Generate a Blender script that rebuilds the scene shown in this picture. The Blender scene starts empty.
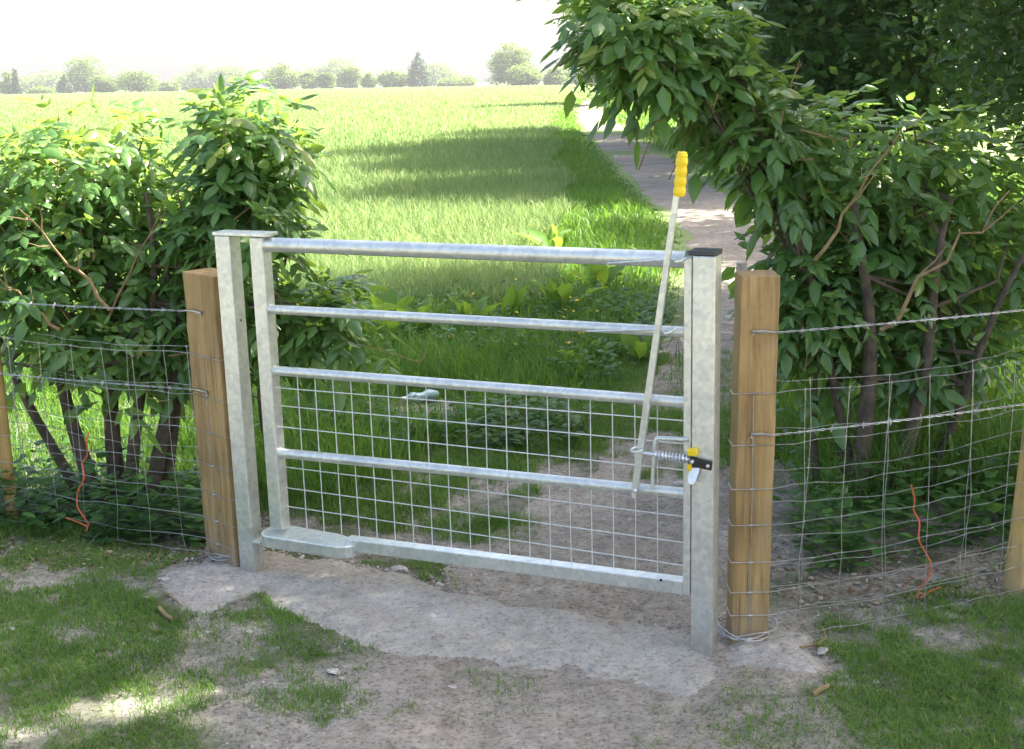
import bpy, math, random
import numpy as np
from mathutils import Vector, Matrix

# ------------------------------------------------------------------ camera, sky, sun, exposure
S = bpy.context.scene
COL = S.collection
FPX, HORY, ROLL, CAMH = 1280.0, 81.5, 1.55, 1.65
_p = math.atan((374.5 - HORY) / FPX); _r = math.radians(ROLL)
FW = np.array([0, math.cos(_p), -math.sin(_p)]); R0 = np.array([1., 0, 0]); U0 = np.cross(R0, FW)
CR = math.cos(_r) * R0 - math.sin(_r) * U0; CU = math.sin(_r) * R0 + math.cos(_r) * U0
CO = np.array([0, 0, CAMH])
cd = bpy.data.cameras.new('camera'); cam = bpy.data.objects.new('camera', cd); COL.objects.link(cam)
cd.sensor_width = 36; cd.lens = FPX / 1024 * 36; cd.clip_start = 0.05; cd.clip_end = 6000
M4 = Matrix.Identity(4)
for i in range(3):
    M4[i][0] = CR[i]; M4[i][1] = CU[i]; M4[i][2] = -FW[i]; M4[i][3] = CO[i]
cam.matrix_world = M4
S.camera = cam
S.render.resolution_x = 1024; S.render.resolution_y = 749

SUN_EL, SUN_AZ = 47.0, 16.0       # azimuth measured from +x towards +y
sd = Vector((math.cos(math.radians(SUN_EL)) * math.cos(math.radians(SUN_AZ)),
             math.cos(math.radians(SUN_EL)) * math.sin(math.radians(SUN_AZ)), math.sin(math.radians(SUN_EL))))
W = bpy.data.worlds.new('World'); S.world = W; W.use_nodes = True
nt = W.node_tree; bg = nt.nodes['Background']; sky = nt.nodes.new('ShaderNodeTexSky')
sky.sky_type = 'NISHITA'; sky.sun_disc = False; sky.sun_elevation = math.radians(SUN_EL)
sky.sun_rotation = math.radians(90 - SUN_AZ); sky.air_density = 1.0; sky.dust_density = 6.0; sky.ozone_density = 0.6
nt.links.new(sky.outputs[0], bg.inputs[0]); bg.inputs[1].default_value = 0.105
sl = bpy.data.lights.new('sun', 'SUN'); sl.energy = 5.0; sl.angle = math.radians(0.6); sl.color = (1.0, 0.95, 0.86)
so = bpy.data.objects.new('sun', sl); COL.objects.link(so); so.rotation_euler = sd.to_track_quat('Z', 'Y').to_euler()
S.view_settings.view_transform = 'Standard'; S.view_settings.look = 'None'
S.view_settings.exposure = 2.3; S.view_settings.gamma = 1.0; S.view_settings.use_curve_mapping = False
S.cycles.max_bounces = 8; S.cycles.transparent_max_bounces = 8

rng = np.random.default_rng(7); random.seed(7)

# ------------------------------------------------------------------ helpers
def ray(x, y): return FW + (x - 512) / FPX * CR + (374.5 - y) / FPX * CU
def gnd(x, y, z=0.0):
    d = ray(x, y); return CO + d * (z - CO[2]) / d[2]
def aty(x, y, Y):
    d = ray(x, y); return CO + d * Y / d[1]

def _hash(ix, iy, s):
    n = np.sin(ix * 127.1 + iy * 311.7 + s * 74.7) * 43758.5453
    return n - np.floor(n)
def vn(x, y, s=0):
    x = np.asarray(x, float); y = np.asarray(y, float)
    ix = np.floor(x); iy = np.floor(y); fx = x - ix; fy = y - iy
    fx = fx * fx * (3 - 2 * fx); fy = fy * fy * (3 - 2 * fy)
    a = _hash(ix, iy, s); b = _hash(ix + 1, iy, s); c = _hash(ix, iy + 1, s); d = _hash(ix + 1, iy + 1, s)
    return (a * (1 - fx) + b * fx) * (1 - fy) + (c * (1 - fx) + d * fx) * fy
def fbm(x, y, s=0, o=4):
    t = 0; a = .5; x = np.asarray(x, float); y = np.asarray(y, float)
    for k in range(o):
        t = t + a * vn(x * 2 ** k, y * 2 ** k, s + k * 3.7); a *= .5
    return t / (1 - .5 ** o)
def gh(x, y):      # ground height
    x = np.asarray(x, float); y = np.asarray(y, float)
    d = np.hypot(x, y)
    near = np.clip((14 - d) / 6, 0, 1)
    far = np.clip((d - 60) / 300, 0, 1)
    return -.009 * np.clip(x, -400, 400) * far + (fbm(x * 1.3, y * 1.3, 1, 3) - .5) * .05 * near + (fbm(x * 9, y * 9, 5, 3) - .5) * .022 * near + ((fbm(x * 32, y * 32, 7, 3) - .5) * .011 + np.clip(vn(x * 55, y * 55, 8) - .8, 0, 1) * .02) * np.clip((8 - d) / 3, 0, 1) \
        + (fbm(x * .15, y * .15, 9, 2) - .5) * .25 * np.clip((d - 12) / 20, 0, 1)

def smooth(o, on=True):
    o.data.polygons.foreach_set('use_smooth', np.full(len(o.data.polygons), on)); return o
def tag(o, label=None, cat=None, group=None, kind=None):
    if label: o['label'] = label
    if cat: o['category'] = cat
    if group: o['group'] = group
    if kind: o['kind'] = kind
    return o
def link(name, me, parent=None):
    o = bpy.data.objects.new(name, me); COL.objects.link(o)
    if parent is not None: o.parent = parent
    return o
def empty(name, loc=(0, 0, 0), rz=0.0):
    o = bpy.data.objects.new(name, None); COL.objects.link(o); o.location = loc; o.rotation_euler = (0, 0, rz)
    o.empty_display_size = .1; return o
def np_mesh(name, V, F, mat, parent=None, attr=None, sm=False):
    V = np.ascontiguousarray(V, dtype=np.float32); F = np.ascontiguousarray(F, dtype=np.int32)
    me = bpy.data.meshes.new(name); k = F.shape[1]
    me.vertices.add(len(V)); me.vertices.foreach_set('co', V.ravel())
    me.loops.add(F.size); me.loops.foreach_set('vertex_index', F.ravel())
    me.polygons.add(len(F)); me.polygons.foreach_set('loop_start', np.arange(0, F.size, k, dtype=np.int32))
    me.update(calc_edges=True)
    if attr is not None:
        a = me.attributes.new('var', 'FLOAT', 'POINT'); a.data.foreach_set('value', np.ascontiguousarray(attr, dtype=np.float32))
    me.materials.append(mat)
    o = link(name, me, parent)
    if sm: smooth(o)
    return o

class MB:
    def __init__(s): s.v = []; s.f = []
    def add(s, v, f):
        n = len(s.v); s.v += [tuple(map(float, p)) for p in v]; s.f += [tuple(i + n for i in q) for q in f]; return s
    def box(s, c, d, R=None):
        c = np.array(c, float); h = np.array(d, float) / 2
        P = [np.array([sx, sy, sz]) * h for sx in (-1, 1) for sy in (-1, 1) for sz in (-1, 1)]
        if R is not None: P = [R @ p for p in P]
        return s.add([c + p for p in P], [(0, 1, 3, 2), (4, 6, 7, 5), (0, 4, 5, 1), (2, 3, 7, 6), (0, 2, 6, 4), (1, 5, 7, 3)])
    def tube(s, pts, r, n=8, cap=True):
        pts = [np.array(p, float) for p in pts]; m = len(pts)
        rs = r if hasattr(r, '__len__') else [r] * m
        V = []; F = []; up = None
        for i, p in enumerate(pts):
            t = pts[min(i + 1, m - 1)] - pts[max(i - 1, 0)]; t = t / (np.linalg.norm(t) + 1e-12)
            if up is None:
                up = np.array([0, 0, 1.]) if abs(t[2]) < .9 else np.array([1., 0, 0])
            a = up - t * np.dot(up, t); a /= np.linalg.norm(a) + 1e-12; up = a; b = np.cross(t, a)
            for k in range(n):
                q = 2 * math.pi * k / n; V.append(p + rs[i] * (math.cos(q) * a + math.sin(q) * b))
        for i in range(m - 1):
            for k in range(n):
                k2 = (k + 1) % n; F.append((i * n + k, i * n + k2, (i + 1) * n + k2, (i + 1) * n + k))
        if cap: F.append(tuple(range(n - 1, -1, -1))); F.append(tuple((m - 1) * n + k for k in range(n)))
        return s.add(V, F)
    def prism(s, poly, z0, z1):
        n = len(poly); V = [(x, y, z0) for x, y in poly] + [(x, y, z1) for x, y in poly]
        F = [tuple(range(n - 1, -1, -1)), tuple(range(n, 2 * n))] + [(i, (i + 1) % n, n + (i + 1) % n, n + i) for i in range(n)]
        return s.add(V, F)
    def build(s, name, mat, parent=None, sm=False, bevel=0.0, seg=2):
        me = bpy.data.meshes.new(name); me.from_pydata(s.v, [], s.f); me.update(); me.materials.append(mat)
        o = link(name, me, parent)
        if sm:
            smooth(o)
            try: me.set_sharp_from_angle(angle=math.radians(40))
            except Exception: pass
        if bevel:
            b = o.modifiers.new('bevel', 'BEVEL'); b.width = bevel; b.segments = seg; b.limit_method = 'ANGLE'; b.angle_limit = math.radians(50)
        return o

# ------------------------------------------------------------------ materials
def newmat(name):
    m = bpy.data.materials.new(name); m.use_nodes = True; t = m.node_tree
    return m, t, t.nodes['Principled BSDF']
def N(t, typ, **kw):
    n = t.nodes.new(typ)
    for k, v in kw.items():
        if k in ('inp',):
            for a, b in v.items(): n.inputs[a].default_value = b
        else: setattr(n, k, v)
    return n
def ramp(t, fac, stops, interp='LINEAR'):
    r = t.nodes.new('ShaderNodeValToRGB'); r.color_ramp.interpolation = interp
    e = r.color_ramp.elements
    while len(e) < len(stops): e.new(0.5)
    for i, (p, c) in enumerate(stops):
        e[i].position = p; e[i].color = (*c, 1) if len(c) == 3 else c
    t.links.new(fac, r.inputs[0]); return r
def noise(t, vec, scale, detail=4, rough=.55, dist=0):
    n = t.nodes.new('ShaderNodeTexNoise'); n.inputs['Scale'].default_value = scale; n.inputs['Detail'].default_value = detail
    n.inputs['Roughness'].default_value = rough; n.inputs['Distortion'].default_value = dist
    if vec is not None: t.links.new(vec, n.inputs['Vector'])
    return n
def mixc(t, fac, a, b, mode='MIX'):
    m = t.nodes.new('ShaderNodeMix'); m.data_type = 'RGBA'; m.blend_type = mode
    for sck, v in ((m.inputs[0], fac), (m.inputs[6], a), (m.inputs[7], b)):
        if hasattr(v, 'links') or hasattr(v, 'is_output'): t.links.new(v, sck)
        else: sck.default_value = v if not isinstance(v, tuple) else (*v, 1)
    return m.outputs[2]
def bump(t, bs, h, strength, dist=.01):
    b = t.nodes.new('ShaderNodeBump'); b.inputs['Strength'].default_value = strength; b.inputs['Distance'].default_value = dist
    t.links.new(h, b.inputs['Height']); t.links.new(b.outputs[0], bs.inputs['Normal']); return b
def geo(t): return t.nodes.new('ShaderNodeNewGeometry').outputs['Position']
def objc(t): return t.nodes.new('ShaderNodeTexCoord').outputs['Object']

def leaf_mat(name, dark, light, trans=.35, rough=.45, tcol=None, young=None, spec=.35):
    m, t, b = newmat(name)
    at = N(t, 'ShaderNodeAttribute', attribute_name='var')
    st = [(0.0, dark), (.75, light)] + ([(1.0, young)] if young else [])
    r = ramp(t, at.outputs['Fac'], st)
    b.inputs['Roughness'].default_value = rough; b.inputs['Specular IOR Level'].default_value = spec
    t.links.new(r.outputs[0], b.inputs['Base Color'])
    tr = t.nodes.new('ShaderNodeBsdfTranslucent')
    tc = mixc(t, .75, r.outputs[0], tcol or (light[0] * 2.6, light[1] * 2.3, light[2] * .8))
    t.links.new(tc, tr.inputs[0])
    mx = t.nodes.new('ShaderNodeMixShader'); mx.inputs[0].default_value = trans
    t.links.new(b.outputs[0], mx.inputs[1]); t.links.new(tr.outputs[0], mx.inputs[2])
    t.links.new(mx.outputs[0], t.nodes['Material Output'].inputs[0])
    return m
def galv_mat():
    m, t, b = newmat('galvanised_steel'); o = objc(t)
    v = N(t, 'ShaderNodeTexVoronoi', inp={'Scale': 70.0}); t.links.new(o, v.inputs['Vector'])
    n = noise(t, o, 9, 5, .6); n2 = noise(t, o, 60, 3)
    c1 = ramp(t, n.outputs[0], [(.3, (.60, .64, .62)), (.5, (.70, .735, .70)), (.72, (.80, .82, .76))])
    vb = t.nodes.new('ShaderNodeRGBToBW'); t.links.new(v.outputs['Color'], vb.inputs[0]); vr = ramp(t, vb.outputs[0], [(.2, (.80, .81, .82)), (.8, (1, 1, 1))]); c2 = mixc(t, .8, c1.outputs[0], vr.outputs[0], 'MULTIPLY')
    sz_ = t.nodes.new('ShaderNodeSeparateXYZ'); t.links.new(geo(t), sz_.inputs[0]); md = N(t, 'ShaderNodeMapRange', inp={'From Min': .01, 'From Max': .12, 'To Min': .9, 'To Max': 0.0}); t.links.new(sz_.outputs['Z'], md.inputs[0])
    mm = N(t, 'ShaderNodeMath', operation='MULTIPLY'); t.links.new(md.outputs[0], mm.inputs[0]); t.links.new(n2.outputs[0], mm.inputs[1]); c2 = mixc(t, mm.outputs[0], c2, (.33, .29, .24))
    n7 = noise(t, o, 26, 6, .7); sc_ = ramp(t, n7.outputs[0], [(.60, (0, 0, 0)), (.68, (.35, .35, .35))]); c2 = mixc(t, sc_.outputs[0], c2, (.40, .42, .40))
    t.links.new(c2, b.inputs['Base Color']); b.inputs['Metallic'].default_value = .74
    rr = ramp(t, n2.outputs[0], [(.3, (.32,) * 3), (.7, (.50,) * 3)]); t.links.new(rr.outputs[0], b.inputs['Roughness'])
    bump(t, b, n.outputs[0], .25, .004); return m
def plain(name, c, rough=.5, metal=0.0, nz=.0, scale=40):
    m, t, b = newmat(name); b.inputs['Roughness'].default_value = rough; b.inputs['Metallic'].default_value = metal
    n = noise(t, objc(t), scale, 3)
    d = tuple(x * (1 - nz) for x in c); l = tuple(min(1, x * (1 + nz)) for x in c)
    r = ramp(t, n.outputs[0], [(.3, d), (.7, l)]); t.links.new(r.outputs[0], b.inputs['Base Color']); return m
def wood_mat(name, a, b_, c_):
    m, t, b = newmat(name); o = objc(t)
    mp = N(t, 'ShaderNodeMapping'); mp.inputs['Scale'].default_value = (1, 1, .06); t.links.new(o, mp.inputs[0])
    n = noise(t, mp.outputs[0], 45, 6, .65, .8); n2 = noise(t, o, 4, 4); n3 = noise(t, mp.outputs[0], 160, 3)
    r = ramp(t, n.outputs[0], [(.28, a), (.5, b_), (.75, c_)])
    st = ramp(t, n2.outputs[0], [(.35, (.62, .6, .55)), (.6, (1, 1, 1))])
    c = mixc(t, .8, r.outputs[0], st.outputs[0], 'MULTIPLY')
    # knots
    v = N(t, 'ShaderNodeTexVoronoi', inp={'Scale': 5.0}); mp2 = N(t, 'ShaderNodeMapping'); mp2.inputs['Scale'].default_value = (1, 1, .8)
    t.links.new(o, mp2.inputs[0]); t.links.new(mp2.outputs[0], v.inputs['Vector'])
    k = ramp(t, v.outputs['Distance'], [(.05, (1, 1, 1)), (.13, (0, 0, 0))])
    c = mixc(t, k.outputs[0], c, (.10, .06, .03))
    mp3 = N(t, 'ShaderNodeMapping'); mp3.inputs['Scale'].default_value = (1, 1, .035); t.links.new(o, mp3.inputs[0]); n9 = noise(t, mp3.outputs[0], 70, 3, .6, .3)
    ck = ramp(t, n9.outputs[0], [(.66, (0, 0, 0)), (.72, (.75, .75, .75))]); c = mixc(t, ck.outputs[0], c, (.07, .04, .02))
    n10 = noise(t, o, 7, 5, .7); gy_ = ramp(t, n10.outputs[0], [(.52, (0, 0, 0)), (.75, (.45, .45, .45))]); c = mixc(t, gy_.outputs[0], c, (.24, .22, .17))
    sz_ = t.nodes.new('ShaderNodeSeparateXYZ'); t.links.new(geo(t), sz_.inputs[0]); md = N(t, 'ShaderNodeMapRange', inp={'From Min': .02, 'From Max': .16, 'To Min': .7, 'To Max': 0.0}); t.links.new(sz_.outputs['Z'], md.inputs[0])
    mm = N(t, 'ShaderNodeMath', operation='MULTIPLY'); t.links.new(md.outputs[0], mm.inputs[0]); t.links.new(n10.outputs[0], mm.inputs[1]); c = mixc(t, mm.outputs[0], c, (.30, .27, .23))
    t.links.new(c, b.inputs['Base Color']); b.inputs['Roughness'].default_value = .8
    bump(t, b, n3.outputs[0], .5, .003); return m

M = {}
M['galv'] = galv_mat()
M['wire'] = plain('galvanised_wire', (.42, .43, .42), .4, .7, .3, 30)
M['cap'] = plain('black_plastic', (.03, .035, .045), .35, 0, .2)
M['black'] = plain('black_rubber_and_hole_shade', (.015, .014, .013), .5)
M['yellow'] = plain('yellow_plastic', (.85, .60, .01), .38, 0, .08)
M['zinc'] = plain('bright_zinc', (.66, .69, .74), .3, .8, .1)
M['wood'] = wood_mat('sawn_softwood', (.20, .12, .045), (.38, .25, .10), (.50, .35, .155))
M['round_wood'] = wood_mat('peeled_round_timber', (.34, .22, .07), (.52, .35, .12), (.62, .45, .19))
M['old_wood'] = wood_mat('weathered_timber', (.22, .2, .18), (.36, .34, .3), (.45, .43, .4))
M['bark'] = plain('elder_bark', (.09, .07, .05), .9, 0, .45, 25)
M['twig'] = plain('dry_twig', (.24, .17, .08), .85, 0, .35, 30)
M['twine'] = plain('orange_twine', (.62, .13, .05), .7, 0, .2)
M['elder'] = leaf_mat('elder_leaf', (.06, .145, .04), (.14, .28, .075), .45, .28, tcol=(.38, .56, .07), young=(.34, .40, .09), spec=.75)  # young stop also carries the painted yellow of sunlit crown tops
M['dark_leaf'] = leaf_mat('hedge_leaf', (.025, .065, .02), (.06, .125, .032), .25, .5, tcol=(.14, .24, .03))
M['far_leaf'] = leaf_mat('far_leaf', (.08, .14, .045), (.14, .21, .06), .3, .6)
M['far_pine'] = leaf_mat('far_conifer', (.025, .06, .04), (.05, .09, .05), .1, .6)
M['lawn'] = leaf_mat('lawn_grass', (.085, .175, .028), (.155, .29, .055), .38, .5, tcol=(.24, .42, .04), young=(.34, .32, .14))
M['verge'] = leaf_mat('tall_grass', (.055, .14, .025), (.13, .27, .045), .42, .45, tcol=(.26, .45, .05), young=(.26, .27, .1))
M['crop'] = leaf_mat('crop_blade', (.085, .20, .045), (.21, .34, .11), .42, .5, tcol=(.43, .51, .19), young=(.45, .46, .26))
M['weed'] = leaf_mat('weed_leaf', (.04, .10, .028), (.08, .19, .045), .35, .45, tcol=(.2, .36, .04), young=(.16, .24, .05))
M['dock'] = leaf_mat('dock_leaf', (.09, .19, .035), (.16, .30, .055), .48, .38, tcol=(.36, .55, .05), young=(.2, .3, .06), spec=.5)
M['litter'] = leaf_mat('dead_leaf', (.10, .07, .05), (.30, .23, .17), .1, .8, young=(.42, .36, .3))
M['buttercup'] = plain('yellow_petal', (.8, .55, .02), .5)
M['stone'] = plain('pale_flint', (.42, .385, .34), .8, 0, .4, 3)
M['pebble'] = plain('grey_brown_pebble', (.36, .31, .27), .85, 0, .4, 3)

def ground_mat():
    m, t, b = newmat('ground_soil'); P = geo(t)
    n1 = noise(t, P, 2.2, 6, .6); n2 = noise(t, P, 22, 6, .65); n3 = noise(t, P, 140, 4, .7)
    soil = ramp(t, n2.outputs[0], [(.25, (.175, .16, .128)), (.5, (.30, .275, .228)), (.75, (.44, .408, .35))])
    sp = N(t, 'ShaderNodeTexVoronoi', inp={'Scale': 55.0}); t.links.new(P, sp.inputs['Vector'])
    spr = ramp(t, sp.outputs['Distance'], [(.10, (1, 1, 1)), (.2, (0, 0, 0))])
    n8 = noise(t, P, 75, 3, .6); dk = ramp(t, n8.outputs[0], [(.36, (.55, .52, .5)), (.48, (1, 1, 1)), (.62, (1, 1, 1)), (.70, (1.25, 1.22, 1.2))]); soil2 = mixc(t, 1.0, mixc(t, spr.outputs[0], soil.outputs[0], (.48, .43, .39)), dk.outputs[0], 'MULTIPLY')
    g = ramp(t, n3.outputs[0], [(.3, (.035, .055, .018)), (.7, (.09, .13, .035))])
    gm = ramp(t, n1.outputs[0], [(.45, (0, 0, 0)), (.62, (.75, .75, .75))])
    near = mixc(t, gm.outputs[0], soil2, g.outputs[0])
    # field beyond
    sx = t.nodes.new('ShaderNodeSeparateXYZ'); t.links.new(P, sx.inputs[0])
    mr = N(t, 'ShaderNodeMapRange', inp={'From Min': 7.0, 'From Max': 11.0}); t.links.new(sx.outputs['Y'], mr.inputs[0])
    nf = noise(t, P, .12, 5); nf2 = noise(t, P, 1.5, 5, .7)
    f1 = ramp(t, nf.outputs[0], [(.3, (.17, .25, .08)), (.55, (.23, .30, .12)), (.75, (.30, .35, .17))])
    f2 = mixc(t, .5, f1.outputs[0], ramp(t, nf2.outputs[0], [(.3, (.55, .6, .5)), (.7, (1, 1, 1))]).outputs[0], 'MULTIPLY')
    t.links.new(mixc(t, mr.outputs[0], near, f2), b.inputs['Base Color'])
    b.inputs['Roughness'].default_value = .95; b.inputs['Specular IOR Level'].default_value = .15
    add = N(t, 'ShaderNodeMath', operation='ADD'); t.links.new(n2.outputs[0], add.inputs[0]); t.links.new(n3.outputs[0], add.inputs[1])
    bump(t, b, add.outputs[0], .8, .007); return m
def path_mat():
    m, t, b = newmat('trodden_earth'); P = geo(t)
    n1 = noise(t, P, 1.6, 6, .6); n2 = noise(t, P, 18, 7, .68); n3 = noise(t, P, 170, 4, .7)
    c = ramp(t, n2.outputs[0], [(.25, (.20, .18, .145)), (.48, (.34, .312, .262)), (.75, (.49, .455, .39))])
    w = ramp(t, n1.outputs[0], [(.35, (.78, .74, .72)), (.65, (1.08, 1.05, 1.03))])
    c2 = mixc(t, 1.0, c.outputs[0], w.outputs[0], 'MULTIPLY')
    sp = N(t, 'ShaderNodeTexVoronoi', inp={'Scale': 65.0}); t.links.new(P, sp.inputs['Vector'])
    spm = ramp(t, sp.outputs['Distance'], [(.08, (.8, .8, .8)), (.17, (0, 0, 0))])
    n8 = noise(t, P, 75, 3, .6); dk = ramp(t, n8.outputs[0], [(.36, (.6, .57, .55)), (.48, (1, 1, 1)), (.62, (1, 1, 1)), (.70, (1.2, 1.18, 1.16))])
    c3 = mixc(t, 1.0, mixc(t, spm.outputs[0], c2, (.56, .52, .48)), dk.outputs[0], 'MULTIPLY')
    t.links.new(c3, b.inputs['Base Color']); b.inputs['Roughness'].default_value = .95; b.inputs['Specular IOR Level'].default_value = .15
    add = N(t, 'ShaderNodeMath', operation='ADD'); t.links.new(n2.outputs[0], add.inputs[0]); t.links.new(n3.outputs[0], add.inputs[1])
    bump(t, b, add.outputs[0], .8, .007); return m
def concrete_mat():
    m, t, b = newmat('rough_concrete'); P = geo(t)
    n1 = noise(t, P, 5, 7, .65); n2 = noise(t, P, 60, 6, .7); n4 = noise(t, P, 2.6, 5, .6)
    c = ramp(t, n1.outputs[0], [(.3, (.40, .37, .32)), (.55, (.52, .49, .43)), (.75, (.62, .60, .55))])
    d = ramp(t, n2.outputs[0], [(.3, (.55, .52, .49)), (.6, (1, 1, 1))])
    c2 = mixc(t, .8, c.outputs[0], d.outputs[0], 'MULTIPLY')
    dm = ramp(t, n4.outputs[0], [(.50, (0, 0, 0)), (.66, (.65, .65, .65))])
    c3 = mixc(t, dm.outputs[0], c2, (.30, .26, .23))
    at = N(t, 'ShaderNodeAttribute', attribute_name='var'); n5 = noise(t, P, 25, 6, .7)
    so_ = ramp(t, n5.outputs[0], [(.3, (.27, .25, .21)), (.7, (.46, .432, .375))]); c3 = mixc(t, at.outputs['Fac'], c3, so_.outputs[0])
    vo = N(t, 'ShaderNodeTexVoronoi', inp={'Scale': 75.0}); t.links.new(P, vo.inputs['Vector']); vm = ramp(t, vo.outputs['Distance'], [(.08, (.8, .8, .8)), (.16, (0, 0, 0))]); n8 = noise(t, P, 75, 3, .6); dk = ramp(t, n8.outputs[0], [(.34, (.66, .63, .6)), (.46, (1, 1, 1)), (.62, (1, 1, 1)), (.70, (1.15, 1.14, 1.12))]); c3 = mixc(t, 1.0, mixc(t, vm.outputs[0], c3, (.60, .57, .52)), dk.outputs[0], 'MULTIPLY')
    t.links.new(c3, b.inputs['Base Color']); b.inputs['Roughness'].default_value = .92; b.inputs['Specular IOR Level'].default_value = .2
    bump(t, b, n2.outputs[0], .8, .006); return m
M['ground'] = ground_mat(); M['path'] = path_mat(); M['concrete'] = concrete_mat()

# ------------------------------------------------------------------ ground, path, concrete
def axis(lo, hi, d0, d1, step, g=1.12):
    a = list(np.arange(d0, d1 + 1e-6, step)); s = step; v = d1
    while v < hi: s *= g; v += s; a.append(v)
    s = step; v = d0
    while v > lo: s *= g; v -= s; a.insert(0, v)
    return np.array(a)
def grid_mesh(name, X, Y, Z, mat, mask=None, attr=None):
    ny, nx = X.shape; V = np.stack([X, Y, Z], -1).reshape(-1, 3)
    i = np.arange(ny * nx).reshape(ny, nx)
    F = np.stack([i[:-1, :-1], i[:-1, 1:], i[1:, 1:], i[1:, :-1]], -1).reshape(-1, 4)
    if mask is not None:
        mk = mask.ravel(); keep = mk[F].all(1); F = F[keep]
        used = np.unique(F); re = np.zeros(len(V), int); re[used] = np.arange(len(used)); V = V[used]; F = re[F]; attr = attr.ravel()[used] if attr is not None else None
    return np_mesh(name, V, F, mat, attr=attr, sm=True)
gx = axis(-1500, 1500, -2.2, 2.4, .014, 1.14); gy = axis(-300, 2500, 2.6, 6.6, .014, 1.14)
X, Y = np.meshgrid(gx, gy)
tag(grid_mesh('ground', X, Y, gh(X, Y), M['ground']), kind='structure')

PC = np.array([(.15, 1.0, .75), (.15, 3.0, .85), (.25, 4.2, .66), (.62, 5.2, .42), (1.0, 6.8, .34), (1.5, 8.6, .38), (2.0, 11, .48), (2.42, 14, .52),
               (2.62, 20, .62), (2.85, 28, .62), (3.15, 40, .62), (3.9, 58, .6), (5.2, 80, .6), (7.5, 110, .6)])
def pc(y): return np.interp(y, PC[:, 1], PC[:, 0]), np.interp(y, PC[:, 1], PC[:, 2])
ys = np.concatenate([np.arange(1.0, 2.6, .04), np.arange(2.6, 7, .014), np.arange(7, 20, .10), np.arange(20, 110, .6)])
NU = 90; us = np.linspace(-1, 1, NU)
cx, cw = pc(ys)
Yp = np.repeat(ys[:, None], NU, 1)
Xp = cx[:, None] + us[None] * (cw[:, None] * (1 + .45 * (fbm(ys * 1.1, us[:, None] * 0 + 3, 21).T - .5)))
Zp = gh(Xp, Yp) + .014 * np.clip((1 - np.abs(us[None])) * 3, 0, 1) - .007 + (fbm(Xp * 3, Yp * 3, 33) - .5) * .012
tag(grid_mesh('path', Xp, Yp, Zp, M['path']), kind='structure')

def pdist(px, py, poly):
    d = np.full(px.shape, 1e9); ins = np.zeros(px.shape, bool); n = len(poly)
    for i in range(n):
        ax, ay = poly[i]; bx, by = poly[(i + 1) % n]; ex, ey = bx - ax, by - ay
        t = np.clip(((px - ax) * ex + (py - ay) * ey) / (ex * ex + ey * ey), 0, 1)
        d = np.minimum(d, np.hypot(px - ax - t * ex, py - ay - t * ey))
        c = ((ay > py) != (by > py)) & (px < (bx - ax) * (py - ay) / (by - ay + 1e-12) + ax); ins ^= c
    return np.where(ins, d, -d)
def patch(name, pix, thick, ew, fade, cell=.010, nz=.075):
    poly = [tuple(gnd(a, b)[:2]) for a, b in pix]; P = np.array(poly)
    x = np.arange(P[:, 0].min() - .15, P[:, 0].max() + .15, cell); y = np.arange(P[:, 1].min() - .15, P[:, 1].max() + .15, cell)
    X, Y = np.meshgrid(x, y); D = pdist(X, Y, poly) + (fbm(X * 7, Y * 7, 41, 4) - .5) * nz * 2 + (fbm(X * 40, Y * 40, 43, 3) - .5) * .035
    worn = np.clip(1 - D / fade(X, Y) + (fbm(X * 5, Y * 5, 49, 4) - .5) * 1.2, 0, 1)
    Z = gh(X, Y) + np.clip(D / ew, -1, 1) * thick + (fbm(X * 6, Y * 6, 44) - .5) * .008 + (fbm(X * 30, Y * 30, 47, 2) - .5) * .003
    o = grid_mesh(name, X, Y, Z, M['concrete'], mask=D > -.03, attr=worn); tag(o, kind='structure'); return poly
pad1 = patch('concrete_footing', [(157, 594), (163, 576), (200, 560), (215, 549), (262, 549), (330, 556), (372, 570), (420, 586), (500, 604), (590, 612),
                                  (680, 622), (724, 632), (727, 684), (700, 704), (640, 690), (560, 676), (480, 668), (410, 660), (356, 640), (318, 624), (262, 599), (205, 611), (165, 606)], .012, .07, lambda X, Y: .07 + .55 * np.clip((X + .80) / .5, 0, 1))
pad2 = patch('concrete_footing', [(722, 634), (765, 630), (800, 640), (812, 656), (834, 668), (822, 684), (785, 683), (750, 676), (722, 672)], .016, .05, lambda X, Y: .10 + 0 * X)

# ------------------------------------------------------------------ gate
GA = gnd(254.6, 577.5); GB = gnd(711.5, 656.5)
ge = GB - GA; GW = float(np.linalg.norm(ge)); ge /= GW; gn = np.array([ge[1], -ge[0], 0.])      # gn points to the camera
gz = math.atan2(ge[1], ge[0])
def gl(x, y, off=0.0):            # pixel -> (s, h) in the gate plane moved by off towards the camera
    d = ray(x, y); t = np.dot(GA + gn * off - CO, gn) / np.dot(d, gn); q = CO + t * d
    return float(np.dot(q - GA, ge)), float(q[2])
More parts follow.
